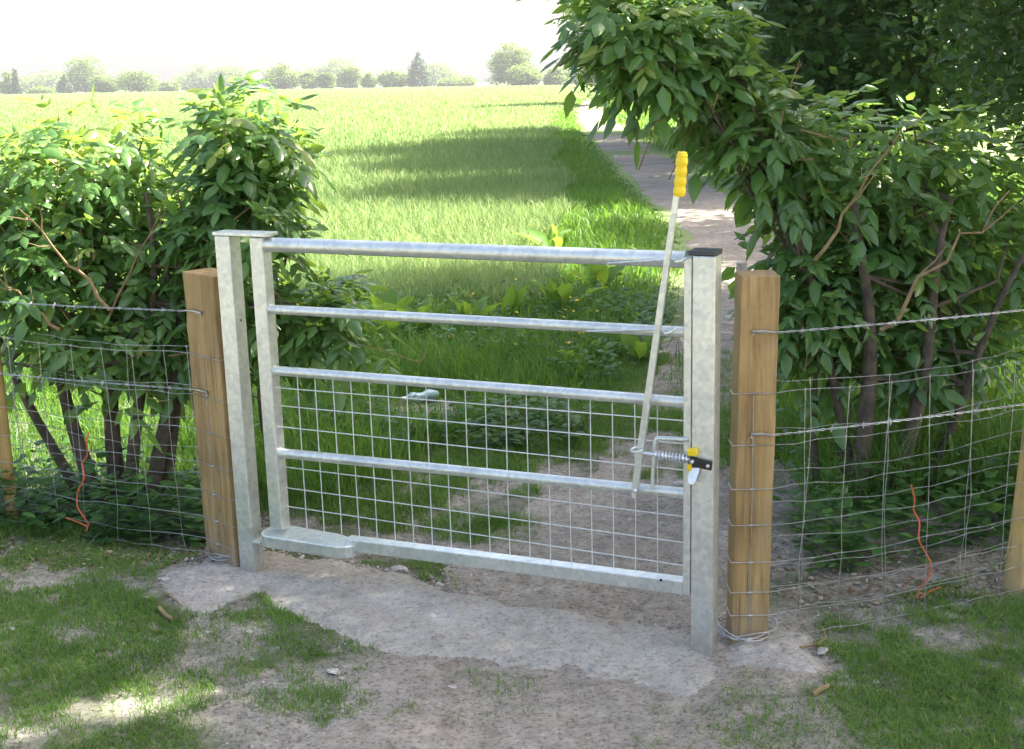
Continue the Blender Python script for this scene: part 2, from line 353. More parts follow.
# local frame: x along the gate from the hanging post corner, y away from the camera (-gn), z up
def gate_root(name): 
    return empty(name, (GA[0], GA[1], 0), gz)
PS = .060
hp = gate_root('gate_post'); tag(hp, 'galvanised steel hanging post beside the left square wooden post, carrying the gate hinges', 'gate post')
TOPH = gl(225, 236)[1]
MB().box((-PS / 2, PS / 2, TOPH / 2 - .1), (PS, PS, TOPH + .2)).build('post_tube', M['galv'], hp, bevel=.004)
sx0 = gl(249, 240, -.0)[0]
MB().box(((-PS - .004 + sx0 + .062) / 2 + .004, PS / 2, TOPH + .0065), (sx0 + .062 + PS + .012, PS + .008, .012)).build('top_plate', M['galv'], hp, bevel=.002)
MB().box((.012, .033, gl(256, 544)[1]), (.030, .05, .009)).build('hinge_bracket', M['galv'], hp, bevel=.002)
g = MB(); hz_ = gl(256, 544)[1]; g.add([(.001, .03, hz_ - .005), (.026, .03, hz_ - .005), (.001, .03, hz_ - .05), (.001, .036, hz_ - .005), (.026, .036, hz_ - .005), (.001, .036, hz_ - .05)],
      [(0, 1, 2), (3, 5, 4), (0, 3, 4, 1), (1, 4, 5, 2), (2, 5, 3, 0)]); g.build('gusset', M['galv'], hp)
MB().tube([(.0005, .03, .90), (.0012, .03, .90)], .004, 10).build('bolt_hole_shade', M['black'], hp)  # thin black disc painted for the shade inside the hole

lp = gate_root('gate_post'); tag(lp, 'galvanised steel latch post with black cap beside the right square wooden post', 'gate post')
LTOP = gl(700, 256)[1]
MB().box((GW - .0645 / 2, .0645 / 2, LTOP / 2 - .1), (.0645, .0645, LTOP + .2)).build('post_tube', M['galv'], lp, bevel=.004)
MB().box((GW - .0645 / 2 - .005, .0645 / 2, LTOP + .007), (.079, .068, .014)).build('post_cap', M['cap'], lp, bevel=.003)

gt = gate_root('metal_gate'); tag(gt, 'galvanised steel field gate with four round rails and welded wire mesh in its lower half', 'gate')
yc = PS / 2       # gate centre plane, local y
def gh_px(x, y): return gl(x, y, -yc)
ST = .050
s0 = gl(249, 240, -.005)[0]
st_bot = gh_px(285, 528)[1]
st_top = TOPH - .002
MB().box((s0 + ST / 2, yc, (st_bot + st_top) / 2), (ST, ST, st_top - st_bot)).build('hanging_stile', M['galv'], gt, bevel=.004)
s1 = GW - .064 - .008                   # closing stile sits against the back edge of the latch post
cs0, cs1 = GW - .0645 - .026, GW - .0645 - .003
h_b0 = gl(690, 597, 0)[1]
MB().box(((cs0 + cs1) / 2, yc, (h_b0 + LTOP - .006) / 2), (cs1 - cs0, ST, LTOP - .006 - h_b0)).build('closing_stile', M['galv'], gt, bevel=.003)
def rail(a, b, r):
    (xa, ha), (xb, hb) = gh_px(*a), gh_px(*b)
    MB().tube([(s0 + ST - .002, yc, ha), ((s0 + ST + cs0) / 2, yc, (ha + hb) / 2), (cs0 + .002, yc, hb)], r, 20).build('rail', M['galv'], gt, sm=True)
    # weld beads
    MB().tube([(s0 + ST - .001, yc, ha), (s0 + ST + .004, yc, ha)], [r * 1.14, r * 1.02], 20).build('weld', M['galv'], gt, sm=True)
    MB().tube([(cs0 - .004, yc, hb), (cs0 + .001, yc, hb)], [r * 1.02, r * 1.14], 20).build('weld', M['galv'], gt, sm=True)
    return ha, hb
R1 = rail((268, 244.5), (684, 259.5), .0235); R2 = rail((275, 309.5), (684, 332), .0155); R3 = rail((280, 371), (684, 402), .0160); R4 = rail((285, 453.5), (682, 493), .0165)
bh0 = gl(352, 553, 0)[1]; bh1 = gl(688, 597, 0)[1]; BT = .042
bx0 = gl(346, 545, 0)[0]
b = MB(); R_ = np.eye(3); an = math.atan2(bh1 - bh0, cs1 - bx0); R_ = np.array([[math.cos(an), 0, -math.sin(an)], [0, 1, 0], [math.sin(an), 0, math.cos(an)]])
b.box(((bx0 - .01 + cs0) / 2, yc, (bh0 + bh1) / 2 + BT / 2), (cs0 - bx0 + .01, .044, BT), R_)
b.build('bottom_rail', M['galv'], gt, bevel=.003)
dh = gl(660, 581, 0)
MB().tube([(dh[0], yc - .0235, dh[1]), (dh[0], yc - .0215, dh[1])], .0045, 12).build('drain_hole_shade', M['black'], gt)  # flat black disc, the hole's inner shade given as colour
# D shaped hinge plate
hb_ = gl(300, 552, .02)[1]; ht_ = hb_ + .044
pl_ = []; xa = s0 - .030; xb = gl(350, 545, .02)[0]
for q in np.linspace(90, 270, 13): pl_.append((xa + .045 + .055 * math.cos(math.radians(q)), yc + .062 * math.sin(math.radians(q))))
pl_ = pl_ + [(xb - .05, yc - .058), (xb - .02, yc - .050), (xb - .004, yc - .034), (xb, yc - .02)] + [(xb + .005, yc + .02), (xb - .03, yc + .028), (xb - .11, yc + .052)]
MB().prism(pl_, hb_, ht_).build('hinge_plate', M['galv'], gt, bevel=.005)
# mesh infill
m = MB(); yw = yc + .014; wr = .0018
mx0 = gl(283, 450, -yw)[0] + .0; pitch = .0695
xs = [gl(270 + 66 / 2.381, 385, -yw)[0] + pitch * k for k in range(-1, 19)]
xs = [x for x in xs if s0 + ST + .008 < x < cs0 - .008]
top_l, top_r = R3[0], R3[1]
def lerph(x, a, bb): return a + (bb - a) * (x - s0) / (cs0 - s0)
for x in xs:
    m.tube([(x, yw, lerph(x, bh0, bh1) + BT - .004), (x + random.uniform(-.002, .002), yw, .45), (x, yw, lerph(x, top_l, top_r) - .01)], wr, 6)
for (ya, yb) in ((388.5, 421), (406.3, 444), (427.3, 470.5), (467, 517), (487.6, 543), (506, 566)):
    ha = gl(282, ya, -yw)[1]; hb = gl(683, yb, -yw)[1]
    m.tube([(s0 + ST - .002, yw + .004, ha), (cs0 + .002, yw + .004, hb)], wr, 6)
M['mesh'] = plain('bright_welded_wire', (.70, .73, .73), .4, .5, .1); m.build('wire_mesh', M['mesh'], gt, sm=True)
# lever handle
def gp(x, y, off): s_, h_ = gl(x, y, off); return np.array([s_, -off, h_])
lo = .045
A_, B_ = gp(634.5, 494, .012), gp(681.5, 160, .045)
lev = MB(); 
def bar(mb, P, Q, w, d):
    P = np.array(P, float); Q = np.array(Q, float); t = Q - P; L = np.linalg.norm(t); t /= L; y = np.array([0, 1, 0.]); x = np.cross(y, t); x /= np.linalg.norm(x); y = np.cross(t, x)
    return mb.box((P + Q) / 2, (w, d, L), np.stack([x, y, t], 1))
lev = MB()
w0, w1, dd = .0125, .0075, .006
t = (B_ - A_); L = np.linalg.norm(t); t /= L; xx = np.cross(np.array([0, 1., 0]), t); xx /= np.linalg.norm(xx); yy = np.cross(t, xx)
V = []
for k, (u, w) in enumerate(((0, .007), (.025, .0102), (.30, .0102), (.5, .0095), (1.0, .0075))):
    c = A_ + (B_ - A_) * u
    if u == 0: c = A_ - t * .012
    for sx_, sy_ in ((-1, -1), (1, -1), (1, 1), (-1, 1)): V.append(c + xx * w * sx_ + yy * dd * sy_)
F = [(3, 2, 1, 0), tuple(16 + i for i in range(4))] + [(4 * k + i, 4 * k + (i + 1) % 4, 4 * k + 4 + (i + 1) % 4, 4 * k + 4 + i) for k in range(4) for i in range(4)]
lev.add(V, F); lv = lev.build('latch_lever', M['galv'], gt, bevel=.002)
G0, G1 = gp(679.2, 196, .043), gp(682.5, 152, .045); gv = MB(); pts = []; rs = []
for k in range(29):
    u = k / 28; pts.append(G0 + (G1 - G0) * u); rs.append((.0145 + .0028 * abs(math.sin(u * math.pi * 4.5))) * (1 if u < .96 else .75) * (1 - .05 * u))
gv.tube(pts, rs, 16).build('grip', M['yellow'], lv, sm=True)
pv = gp(634.5, 491, .020); MB().tube([pv + np.array([0, .012, 0]), pv, pv + np.array([0, -.004, 0])], [.0075, .0075, .004], 12).build('pivot_bolt', M['zinc'], lv, sm=True)
for (a, c, rr_) in (((607, 263.5), (676, 262.5), .0235), ((585, 332), (665, 334), .0155)):
    P0 = gp(a[0], a[1], .0); P1 = gp(c[0], c[1], .06)
    y0 = yc - rr_ - .002
    P0 = np.array([P0[0], y0, P0[2]]); P2 = np.array([P1[0] - .03, y0 - .012, P1[2]]); P3 = np.array([P1[0], -.058, P1[2] + .001])
    P4 = np.array([P1[0] + .012, -.050, P1[2] + .003]); P5 = np.array([P1[0] + .012, y0, P1[2] + .004])
    MB().tube([P0, (P0 + P2) / 2 + np.array([0, -.002, 0]), P2, P3, P4, P5], .0032, 8).build('lever_guide', M['galv'], gt, sm=True)
lq = MB(); ly = -.012
q0, q1, q2 = gp(688, 440, .0), gp(658, 438.5, .0), gp(652, 488, .0)
for q in (q0, q1, q2): q[1] = yc - .026
c1 = q1 + np.array([-.006, 0, -.002]); c2 = c1 + np.array([-.005, 0, -.012])
lq.tube([q0, q1, c1, c2, q2], .0068, 10).build('latch_loop', M['galv'], gt, sm=True)
sa, sb = gp(640, 452.5, .024), gp(690, 459.5, .012)
MB().tube([sa, sa * .5 + sb * .5, sb], .0055, 10).build('latch_bolt', M['zinc'], gt, sm=True)
sp = MB(); pts = []; s_a = sa + (sb - sa) * .32; ax = (sb - s_a); La = np.linalg.norm(ax); ax /= La; e1 = np.cross(ax, (0, 1, 0)); e1 /= np.linalg.norm(e1); e2 = np.cross(ax, e1)
for k in range(10 * 14 + 1):
    q = 2 * math.pi * k / 14; pts.append(s_a + ax * La * k / 140 + .0115 * (math.cos(q) * e1 + math.sin(q) * e2))
sp.tube(pts, .0027, 6).build('spring', M['zinc'], gt, sm=True)
rg = MB(); rc = gp(637, 449.5, .03); pts = []
for k in range(17):
    q = 2 * math.pi * k / 16; pts.append(rc + np.array([.017 * math.cos(q), .014 * math.sin(q), .004 * math.sin(q) + .002 * math.cos(q)]))
rg.tube(pts, .0038, 8).build('lever_ring', M['galv'], gt, sm=True)
# latch catch on the post
def fc(x, y, off=.004): s_, h_ = gl(x, y, off); return np.array([s_, -off, h_])
c = fc(692.5, 452, .012)
cat = MB(); cat.box(c, (.028, .024, .020)); k_ = cat.build('latch_catch', M['yellow'], lp, bevel=.004)
c2 = fc(690, 467, .010); MB().box(c2, (.012, .016, .020)).build('latch_catch', M['yellow'], lp, bevel=.003)
b0, b1 = fc(691, 461.5, .008), fc(711, 466, .008)
st_ = MB(); dx = b1 - b0; an = math.atan2(dx[2], dx[0]); Rz = np.array([[math.cos(an), 0, -math.sin(an)], [0, 1, 0], [math.sin(an), 0, math.cos(an)]])
sk = st_.box((b0 + b1) / 2, (np.linalg.norm(dx) + .006, .010, .026), Rz).build('latch_strap', M['black'], lp, bevel=.003)
pb = fc(707.5, 466.3, .016); MB().tube([pb + np.array([0, .006, 0]), pb, pb + np.array([0, -.003, 0])], [.0055, .0055, .003], 10).build('bolt', M['zinc'], sk, sm=True)
pb = fc(691.5, 462, .020); MB().tube([pb + np.array([0, .010, 0]), pb, pb + np.array([0, -.004, 0])], [.007, .007, .004], 10).build('bolt', M['zinc'], sk, sm=True)
tg = MB(); a0, a1 = fc(695.5, 468, .012), fc(691.5, 483, .016)
P = [fc(690.5, 468, .012), fc(700, 468, .008), fc(698.5, 474, .012), fc(695.5, 482, .020), fc(692, 485, .022), fc(688.5, 483, .022), fc(687.5, 478, .018)]
tg.add(P + [p + np.array([0, .003, 0]) for p in P], [tuple(range(6, -1, -1)), tuple(range(7, 14))] + [(i, (i + 1) % 7, 7 + (i + 1) % 7, 7 + i) for i in range(7)])
tg.build('latch_tongue', M['zinc'], lp)

# ------------------------------------------------------------------ wooden posts
def square_post(name, pl, pr, top_px, depth, mat, label, group=None, tilt=None):
    """pl, pr: pixels of the base corners of the front face; top_px: y pixel of its front top edge"""
    A = gnd(*pl); B = gnd(*pr)
    if tilt is not None:
        q = math.radians(tilt[0]); B = A + np.array([math.cos(q), math.sin(q), 0]) * tilt[1]
    e = B - A; w = np.linalg.norm(e); e /= w; n = np.array([-e[1], e[0], 0])
    if n[1] < 0: n = -n
    o = empty(name, (A[0], A[1], 0), math.atan2(e[1], e[0]))
    q = aty(top_px[0], top_px[1], (A[1] + B[1]) / 2); H = q[2]; lean = (q[0] - (A[0] + B[0]) / 2)
    nseg = 24; V = []; F = []
    for k in range(nseg + 1):
        h = -.15 + (H + .15) * k / nseg; l = lean * h / H
        for cxx, cyy in ((0, 0), (w, 0), (w, depth), (0, depth)):
            V.append((cxx + l + random.uniform(-.0012, .0012), cyy + random.uniform(-.0012, .0012), h))
    for k in range(nseg):
        for i in range(4): F.append((4 * k + i, 4 * k + (i + 1) % 4, 4 * k + 4 + (i + 1) % 4, 4 * k + 4 + i))
    F += [(3, 2, 1, 0), tuple(4 * nseg + i for i in range(4))]
    ob = MB().add(V, F).build(name, mat, None, bevel=.004)
    ob.location = o.location; ob.rotation_euler = o.rotation_euler; bpy.data.objects.remove(o)
    tag(ob, label, 'post', group); return A, B, e, n, H, lean
LP = square_post('wooden_post', (207, 559), (236.5, 573), (196, 274), .115, M['wood'], 'brown square sawn timber post standing left of the steel hanging post', 'square strainer posts')
RP = square_post('wooden_post', (731, 648), (764, 640), (761, 276), .115, M['wood'], 'brown square sawn timber post standing right of the steel latch post', 'square strainer posts', tilt=(-1, .108))
def round_post(base, toppx, H, r, label):
    A = gnd(*base); q = aty(toppx[0], toppx[1], A[1]); d = (q - A) / max(q[2], .1)
    pts = [A + d * h for h in np.linspace(-.1, H, 14)]
    rs = [r * (1.04 - .06 * k / 13 + random.uniform(-.01, .01)) for k in range(14)]
    pts.append(A + d * (H + .008)); rs.append(r * .86)
    o = MB().tube(pts, rs, 20).build('round_post', M['round_wood'], None, sm=True); tag(o, label, 'post', 'round intermediate fence posts')
    return A
LR = round_post((13, 522), (-7, 340), 1.02, .024, 'thin round yellowish post in the wire netting left of the gate')
RR = round_post((1013, 591), (1034, 428), 1.0, .032, 'thin round yellowish post in the wire netting right of the gate')
wb = RP[0] + RP[3] * .45; wb[0] = aty(741.5, 300, wb[1])[0]
o = MB().tube([(wb[0], wb[1], -.1), (wb[0], wb[1], .6), (wb[0], wb[1], aty(740, 263, wb[1])[2])], [.02, .019, .017], 14).build('weathered_post', M['old_wood'], None, sm=True)
tag(o, 'grey weathered round post almost hidden behind the right square wooden post', 'post')

# ------------------------------------------------------------------ wire fences
def hgt(x, y, P, e):      # height of pixel on vertical plane through P along e
    n = np.array([e[1], -e[0], 0]); d = ray(x, y); t = np.dot(P - CO, n) / np.dot(d, n); return float((CO + t * d)[2])
def fence(side, P, hs, group_l):
    word = 'left' if side < 0 else 'right'
    C0, C1 = (P[1], P[0]) if side < 0 else (P[0], P[1])        # inner corner, outer corner of the front face
    fn = np.array([P[2][1], -P[2][0], 0]); 
    if fn[1] > 0: fn = -fn
    Rr = LR if side < 0 else RR
    far = Rr + np.array([0, -.045, 0]); dirn = far - C1; far2 = far + dirn * .9
    def run(h, off, seed, sag=.01, jit=.006):
        rr = random.Random(seed); pts = []
        c0 = C0 + fn * .004 - fn * off; c1 = C1 + fn * .004 - fn * off
        back = C0 - fn * .06
        if off == 0:
            pts.append(back + np.array([-side * .004, 0, h]))
            pts.append(c0 + np.array([-side * .004, 0, h])); pts.append((c0 + c1) / 2 + np.array([0, 0, h])); pts.append(c1 + np.array([side * .002, 0, h]))
        else: pts.append(c1 + np.array([0, 0, h]))
        for k in range(1, 13):
            u = k / 12; q = c1 + (far - c1 - fn * off) * u
            pts.append(q + np.array([0, 0, h - sag * math.sin(u * math.pi) + rr.uniform(-jit, jit)]))
        for k in range(1, 5):
            q = far - fn * off + dirn * .9 * k / 4; pts.append(q + np.array([0, 0, h + rr.uniform(-jit, jit)]))
        return pts
    for li, (off, dz, nm) in enumerate(((0, 0, 'front'), (.13, .035, 'rear'))):
        root = empty('wire_netting', tuple(C1)); 
        tag(root, f'galvanised stock netting {"wrapped across the front of" if li == 0 else "running behind"} the {word} square wooden post', 'wire netting', 'sheep netting either side of the gate')
        lines = [run(h + dz * (1 - h), off, 100 * li + k, sag=.012 + .02 * li) for k, h in enumerate(hs)]
        mb = MB()
        for L_ in lines: mb.tube([p - C1 for p in L_], .0013, 5)
        # stays
        st = MB(); base = lines[0]; i0 = 4 if off == 0 else 1
        total = np.linalg.norm((far2 - C1)[:2]); s_ = .10 + .05 * li
        def pt(L_, s):
            x0 = i0 - 1; a = L_[x0]; pr = a
            acc = 0
            for q in L_[i0:]:
                d = np.linalg.norm((q - pr)[:2])
                if acc + d >= s: return pr + (q - pr) * (s - acc) / d
                acc += d; pr = q
            return L_[-1]
        while s_ < total:
            j = [random.uniform(-.006, .006) + (.009 * math.sin(k * .5 + s_ * 9)) for k in range(len(lines))]
            ptsv = [pt(L_, s_ + j[k]) - C1 for k, L_ in enumerate(lines)]
            st.tube(ptsv, .0011, 5)
            for q in ptsv: mb.tube([q + np.array([0, 0, -.004]), q + np.array([0, 0, .004])], .0022, 5)
            s_ += .15 if li == 0 else .30
        if off == 0:
            ptsv = [L_[2] + fn * .001 - C1 for L_ in lines]; st.tube(ptsv, .00135, 5)
            for q in ptsv: mb.tube([q + np.array([-.007, 0, 0]), q + np.array([.007, 0, 0])], .0032, 5)
        mb.build('line_wires', M['wire'], root, sm=True); st.build('stay_wires', M['wire'], root, sm=True)
    return run, C0, C1, fn, far
hL = [hgt(222, y, LP[0], LP[2]) for y in (361, 402, 437, 469, 497, 523, 545, 562)]
hR = [hgt(748, y, RP[0], RP[2]) for y in (393.5, 445, 489, 525, 562, 592, 615, 638)]
hL = [max(h, .03) for h in hL]; hR = [max(h, .03) for h in hR]
print('net heights', np.round(hL, 3), np.round(hR, 3))
FL = fence(-1, LP, hL, 'left'); FR = fence(1, RP, hR, 'right')
def barbed(F, side, h0, h1, label, seed, start=.55):
    run, C0, C1, fn, far = F; rr = random.Random(seed); root = empty('barbed_wire', tuple(C1))
    a = C1 + (C0 - C1) * start + fn * .006 + np.array([0, 0, h0]); d = (far - C1); b = C1 + d * 1.9 + np.array([0, 0, h1])
    n = 120; p1 = []; p2 = []
    ob = C1 + fn * .006 + np.array([0, 0, h0])
    for k in range(n + 1):
        u = k / n
        q = a + (ob - a) * min(1, u / .06) if u < .06 else ob + (b - ob) * (u - .06) / .94
        w = np.array([0, math.cos(k * 1.3) * .0025, math.sin(k * 1.3) * .0025]); sg = np.array([0, 0, -.015 * math.sin(math.pi * u)])
        p1.append(q + w + sg - C1); p2.append(q - w + sg - C1)
    mb = MB(); mb.tube(p1, .0014, 5); mb.tube(p2, .0014, 5); mb.build('strand', M['wire'], root, sm=True)
    L = np.linalg.norm(b - ob); nb = int(L / .10)
    for k in range(1, nb):
        i = int((.06 + .94 * k / nb) * n); c = (p1[i] + p2[i]) / 2
        bb = MB(); bb.tube([c + np.array([-.004, 0, 0]), c + np.array([.004, 0, 0])], .0042, 6)
        for _ in range(2):
            v = np.array([rr.uniform(-.3, .3), rr.uniform(-1, 1), rr.uniform(-1, 1)]); v /= np.linalg.norm(v); bb.tube([c - v * .012, c + v * .012], [.0004, .0012][::1] if 0 else .0009, 4)
        bb.build('barb', M['wire'], root)
    sp = MB(); pc_ = a - C1
    sp.tube([pc_ + np.array([side * .0, .01, .006]), pc_ + np.array([0, -.006, .006]), pc_ + np.array([0, -.006, -.006]), pc_ + np.array([0, .01, -.006])], .0022, 6)
    e_ = (ob - a); sp.tube([pc_ + np.array([0, -.004, .004]), pc_ + e_ * .5 + np.array([0, -.008, .005]), pc_ + e_ + np.array([0, -.006, 0])], .0028, 6)
    sp.build('staple', M['wire'], root)
    tag(root, label, 'barbed wire', 'barbed wire strands either side of the gate')
eL = LP[2]; eR = RP[2]
barbed(FL, -1, hgt(210, 315, LP[0], LP[2]), hgt(210, 315, LP[0], LP[2]) + .0, 'top barbed wire strand stapled near the head of the left square wooden post', 1)
barbed(FL, -1, hgt(212, 394, LP[0], LP[2]), hgt(212, 394, LP[0], LP[2]) + .0, 'lower barbed wire strand crossing the netting at the left square wooden post', 2)
barbed(FR, 1, hgt(752, 332, RP[0], RP[2]), hgt(752, 332, RP[0], RP[2]) + .0, 'top barbed wire strand stapled near the head of the right square wooden post', 3)
barbed(FR, 1, hgt(765, 434, RP[0], RP[2]), hgt(765, 434, RP[0], RP[2]) + .0, 'lower barbed wire strand crossing the netting at the right square wooden post', 4)
def wrap_wire(P, label):
    e = P[2]; n = P[3]; A = P[0]; B = P[1]; c = (A + B) / 2 + n * .055; mb = MB(); pts = []
    for k in range(60):
        q = 2 * math.pi * k / 20; r = .088 + .004 * math.sin(k); pts.append(c + e * r * math.cos(q) + n * r * math.sin(q) + np.array([0, 0, .045 + .010 * math.sin(k * .7) + .0015 * (k // 20)]))
    o = mb.tube(pts, .0022, 5).build('wire_coil', M['wire'], None, sm=True); tag(o, label, 'wire')
wrap_wire(RP, 'loose wire twisted round the foot of the right square wooden post')
wrap_wire(LP, 'loose wire twisted round the foot of the left square wooden post')
def twine(px, Y0, label, stray):
    pts = []
    for k, (x, y) in enumerate(px): pts.append(aty(x, y, Y0 + random.uniform(-.015, .015)))
    # smooth
    P = np.array(pts); tt = np.linspace(0, len(P) - 1, 60); Q = np.stack([np.interp(tt, range(len(P)), P[:, i]) for i in range(3)], 1)
    for _ in range(2): Q[1:-1] = (Q[:-2] + Q[1:-1] + Q[2:]) / 3
    mb = MB(); mb.tube(list(Q), .0026, 6)
    s = [aty(x, y, Y0 - .02) for x, y in stray]; mb.tube(s, .0022, 6)
    o = mb.build('twine', M['twine'], None, sm=True); tag(o, label, 'twine', 'orange baler twine on the fences')
lpx = [(89, 432), (86, 440), (88, 455), (82, 463), (85, 478), (77, 492), (77, 507), (83, 516), (89, 524), (86, 531)]
twine(lpx, gnd(89, 545)[1], 'orange baler twine hanging down the netting left of the gate', [(66, 518), (78, 522), (88, 527)])
rpx = [(911, 485), (915, 500), (913, 510), (920, 522), (918, 540), (926, 553), (932, 565), (928, 578), (920, 588), (917, 598)]
twine(rpx, gnd(917, 608)[1], 'orange baler twine hanging down the netting right of the gate', [(941, 587), (930, 591), (921, 598)])

# ------------------------------------------------------------------ vegetation builders
def rand_rot(n, tilt=1.0):
    """random frames: returns D (direction), Sd (side), Nn (normal)"""
    D = rng.normal(size=(n, 3)); D /= np.linalg.norm(D, axis=1)[:, None]; return D
def frames(D, roll_noise=.5, ref=None):
    """leaf frames whose normal tends to face up"""
    up = (np.tile([0, 0, 1.], (len(D), 1)) if ref is None else ref) + rng.normal(size=D.shape) * roll_noise
    Sd = np.cross(D, up); Sd /= np.linalg.norm(Sd, axis=1)[:, None] + 1e-9
    Nn = np.cross(Sd, D); return Sd, Nn
LT = np.array([(0, 0, 0), (.30, 0, .03), (.65, 0, .02), (1.0, 0, -.10), (.28, .5, -.06), (.62, .40, -.08), (.28, -.5, -.06), (.62, -.40, -.08)])
LF = np.array([(0, 4, 1), (0, 1, 6), (1, 4, 5), (1, 5, 2), (1, 2, 7), (1, 7, 6), (2, 5, 3), (2, 3, 7)])
def leaves(P, D, L, Wd, var, name, mat, parent=None, roll=.45, fold=1.0, T=LT, TF=LF, sm=True, ref=None):
    n = len(P); Sd, Nn = frames(D, roll, ref)
    V = P[:, None] + D[:, None] * (T[None, :, 0:1] * L[:, None, None]) + Sd[:, None] * (T[None, :, 1:2] * Wd[:, None, None]) \
        + Nn[:, None] * (T[None, :, 2:3] * L[:, None, None] * fold)
    F = (np.arange(n)[:, None, None] * len(T) + TF[None]).reshape(-1, 3)
    return np_mesh(name, V.reshape(-1, 3), F, mat, parent, np.repeat(var, len(T)), sm=sm)
QT = np.array([(0, 0, 0), (.5, .5, 0.08), (1, 0, -.05), (.5, -.5, 0.08)]); QF = np.array([(0, 1, 2), (0, 2, 3)])

def nrm(a): return a / (np.linalg.norm(a, axis=-1, keepdims=True) + 1e-9)
def elder(base, blobs, nshoots, label, seed, trunks, extra=None, leaf_len=.102, group='elder bushes behind the fence'):
    """blobs: (centre, radii, weight, share of young and painted sunlit-yellow leaves)"""
    global rng; rng = np.random.default_rng(seed); rr = random.Random(seed)
    root = empty('elder_bush', tuple(base)); base = np.array(base, float)
    wts = np.array([b_[2] for b_ in blobs], float); wts /= wts.sum()
    wood = MB(); twigs = MB()
    # trunks
    tips = []
    for (tx, ty, dx, dy, H, r) in trunks:
        pts = []; p = np.array([tx, ty, -.03]); n = 9
        for k in range(n + 1):
            u = k / n; pts.append(p + np.array([dx * u + .05 * math.sin(u * 5 + tx * 9) * u, dy * u + .04 * math.cos(u * 4 + tx * 5) * u, H * u]))
        wood.tube([q - base for q in pts], [r * (1 - .7 * k / n) for k in range(n + 1)], 9); tips.append(pts)
    P = []; D = []; L = []; VV = []; RF = []
    for i in range(nshoots):
        k = rng.choice(len(blobs), p=wts); c, rad, _, sun_tint = blobs[k]; c = np.array(c); rad = np.array(rad)
        dv = nrm(rng.normal(size=3)); 
        if dv[2] < -.3 and rng.random() < .5: dv[2] *= -1
        rr_ = rng.uniform(.45, 1.0) ** .6
        tip = c + dv * rad * rr_
        if tip[2] < .12: continue
        sdv = nrm(dv * .8 + np.array([0, 0, .75]) + rng.normal(size=3) * .35)
        nn = rng.integers(1, 4); step = rng.uniform(.05, .085)
        ang = rng.uniform(0, math.pi)
        s1 = nrm(np.cross(sdv, [.3, .2, 1.])); s2 = np.cross(sdv, s1)
        start = tip - sdv * step * (nn + 2)
        if rng.random() < .22:
            gp_ = start - sdv * .10 - dv * .10; twigs.tube([gp_ - base, start * .6 + gp_ * .4 - base + rng.normal(size=3) * .01, start - base, tip - base], [.0035, .003, .0025, .0012], 4, cap=False)
        for j in range(nn + 1):
            node = tip - sdv * step * j; ang += math.pi / 2
            for sg in (0, math.pi):
                a = ang + sg; out = s1 * math.cos(a) + s2 * math.sin(a)
                openn = .35 + .28 * j
                rd = nrm(sdv * (1 - min(openn, .9)) + out * min(openn + .3, 1.0) + np.array([0, 0, -.10 * j]))
                sz = leaf_len * rng.uniform(.55, 1.15) * (.55 + .45 * min(1, (j + 1) / 2.5))
                rl = sz * 1.65; side = nrm(np.cross(rd, [0, 0, 1.]) + rng.normal(size=3) * .15)
                v = np.clip(rng.normal(.38, .2), 0, .75)
                hr = (node[2] - c[2]) / rad[2]
                if rng.random() < sun_tint * np.clip(.3 + hr, 0, 1) and j < 2: v = rng.uniform(.75, 1.0)  # upper leaves yellowed: sunlight painted into leaf colour, along with young growth
                droop = np.array([0, 0, -1.])
                for (u, sd) in ((.38, 1), (.38, -1), (.72, 1), (.72, -1), (1.0, 0)):
                    p = node + rd * rl * u + droop * (u * u) * rl * .30
                    dd_ = nrm(rd * (.75 if sd else 1) + side * sd * .8 + droop * (.34 + .30 * u) + rng.normal(size=3) * .13)
                    P.append(p); D.append(dd_); L.append(sz * (1.12 if sd == 0 else rng.uniform(.82, 1.0))); VV.append(np.clip(v + rng.normal() * .05, 0, 1)); RF.append(nrm(dv + out * .5) * .75 + np.array([0, 0, .65]))
    for (ex, ey, ez, fx, fy, fz, r0) in (extra or []):       # bare pale sticks seen through the leaves
        a = np.array([ex, ey, ez]); b_ = np.array([fx, fy, fz]); Lb = np.linalg.norm(b_ - a); pts = []
        for k in range(9): pts.append(a + (b_ - a) * k / 8 + (rng.normal(size=3) * Lb * .022 if 0 < k < 8 else 0))
        twigs.tube([q - base for q in pts], [r0 * (1 - .09 * k) for k in range(9)], 7)
        for k, sg in ((3, 1), (5, -1), (6, 1), (7, -1)):
            dd = nrm(b_ - a) * .7 + np.array([sg * .5, rng.uniform(-.5, .1), .45 * sg]); l_ = Lb * rng.uniform(.10, .28)
            twigs.tube([pts[k] - base, pts[k] - base + dd * l_ * .5 + rng.normal(size=3) * .006, pts[k] - base + dd * l_ + np.array([0, 0, .01])], [r0 * .5, r0 * .35, r0 * .2], 5)
    # limbs from trunks to blobs
    for c, rad, w_, _ in blobs:
        for q in range(3):
            tp = tips[rr.randrange(len(tips))]; s_ = tp[rr.randrange(4, len(tp))]
            e_ = np.array(c) + np.array(rad) * np.array([rr.uniform(-.8, .8), rr.uniform(-.8, .8), rr.uniform(-.3, .8)])
            mid = (s_ + e_) / 2 + np.array([rr.uniform(-.08, .08), rr.uniform(-.08, .08), -.05])
            wood.tube([s_ - base, mid - base, e_ - base], [.009, .006, .003], 6)
    wood.build('stem', M['bark'], root, sm=True); twigs.build('twig', M['twig'], root, sm=True)
    P = np.array(P); L = np.array(L)
    leaves(P - base, np.array(D), L, L * .43, np.array(VV), 'foliage', M['elder'], root, roll=.30, ref=np.array(RF))
    tag(root, label, 'bush', group)
    print(label, len(P), 'leaflets')
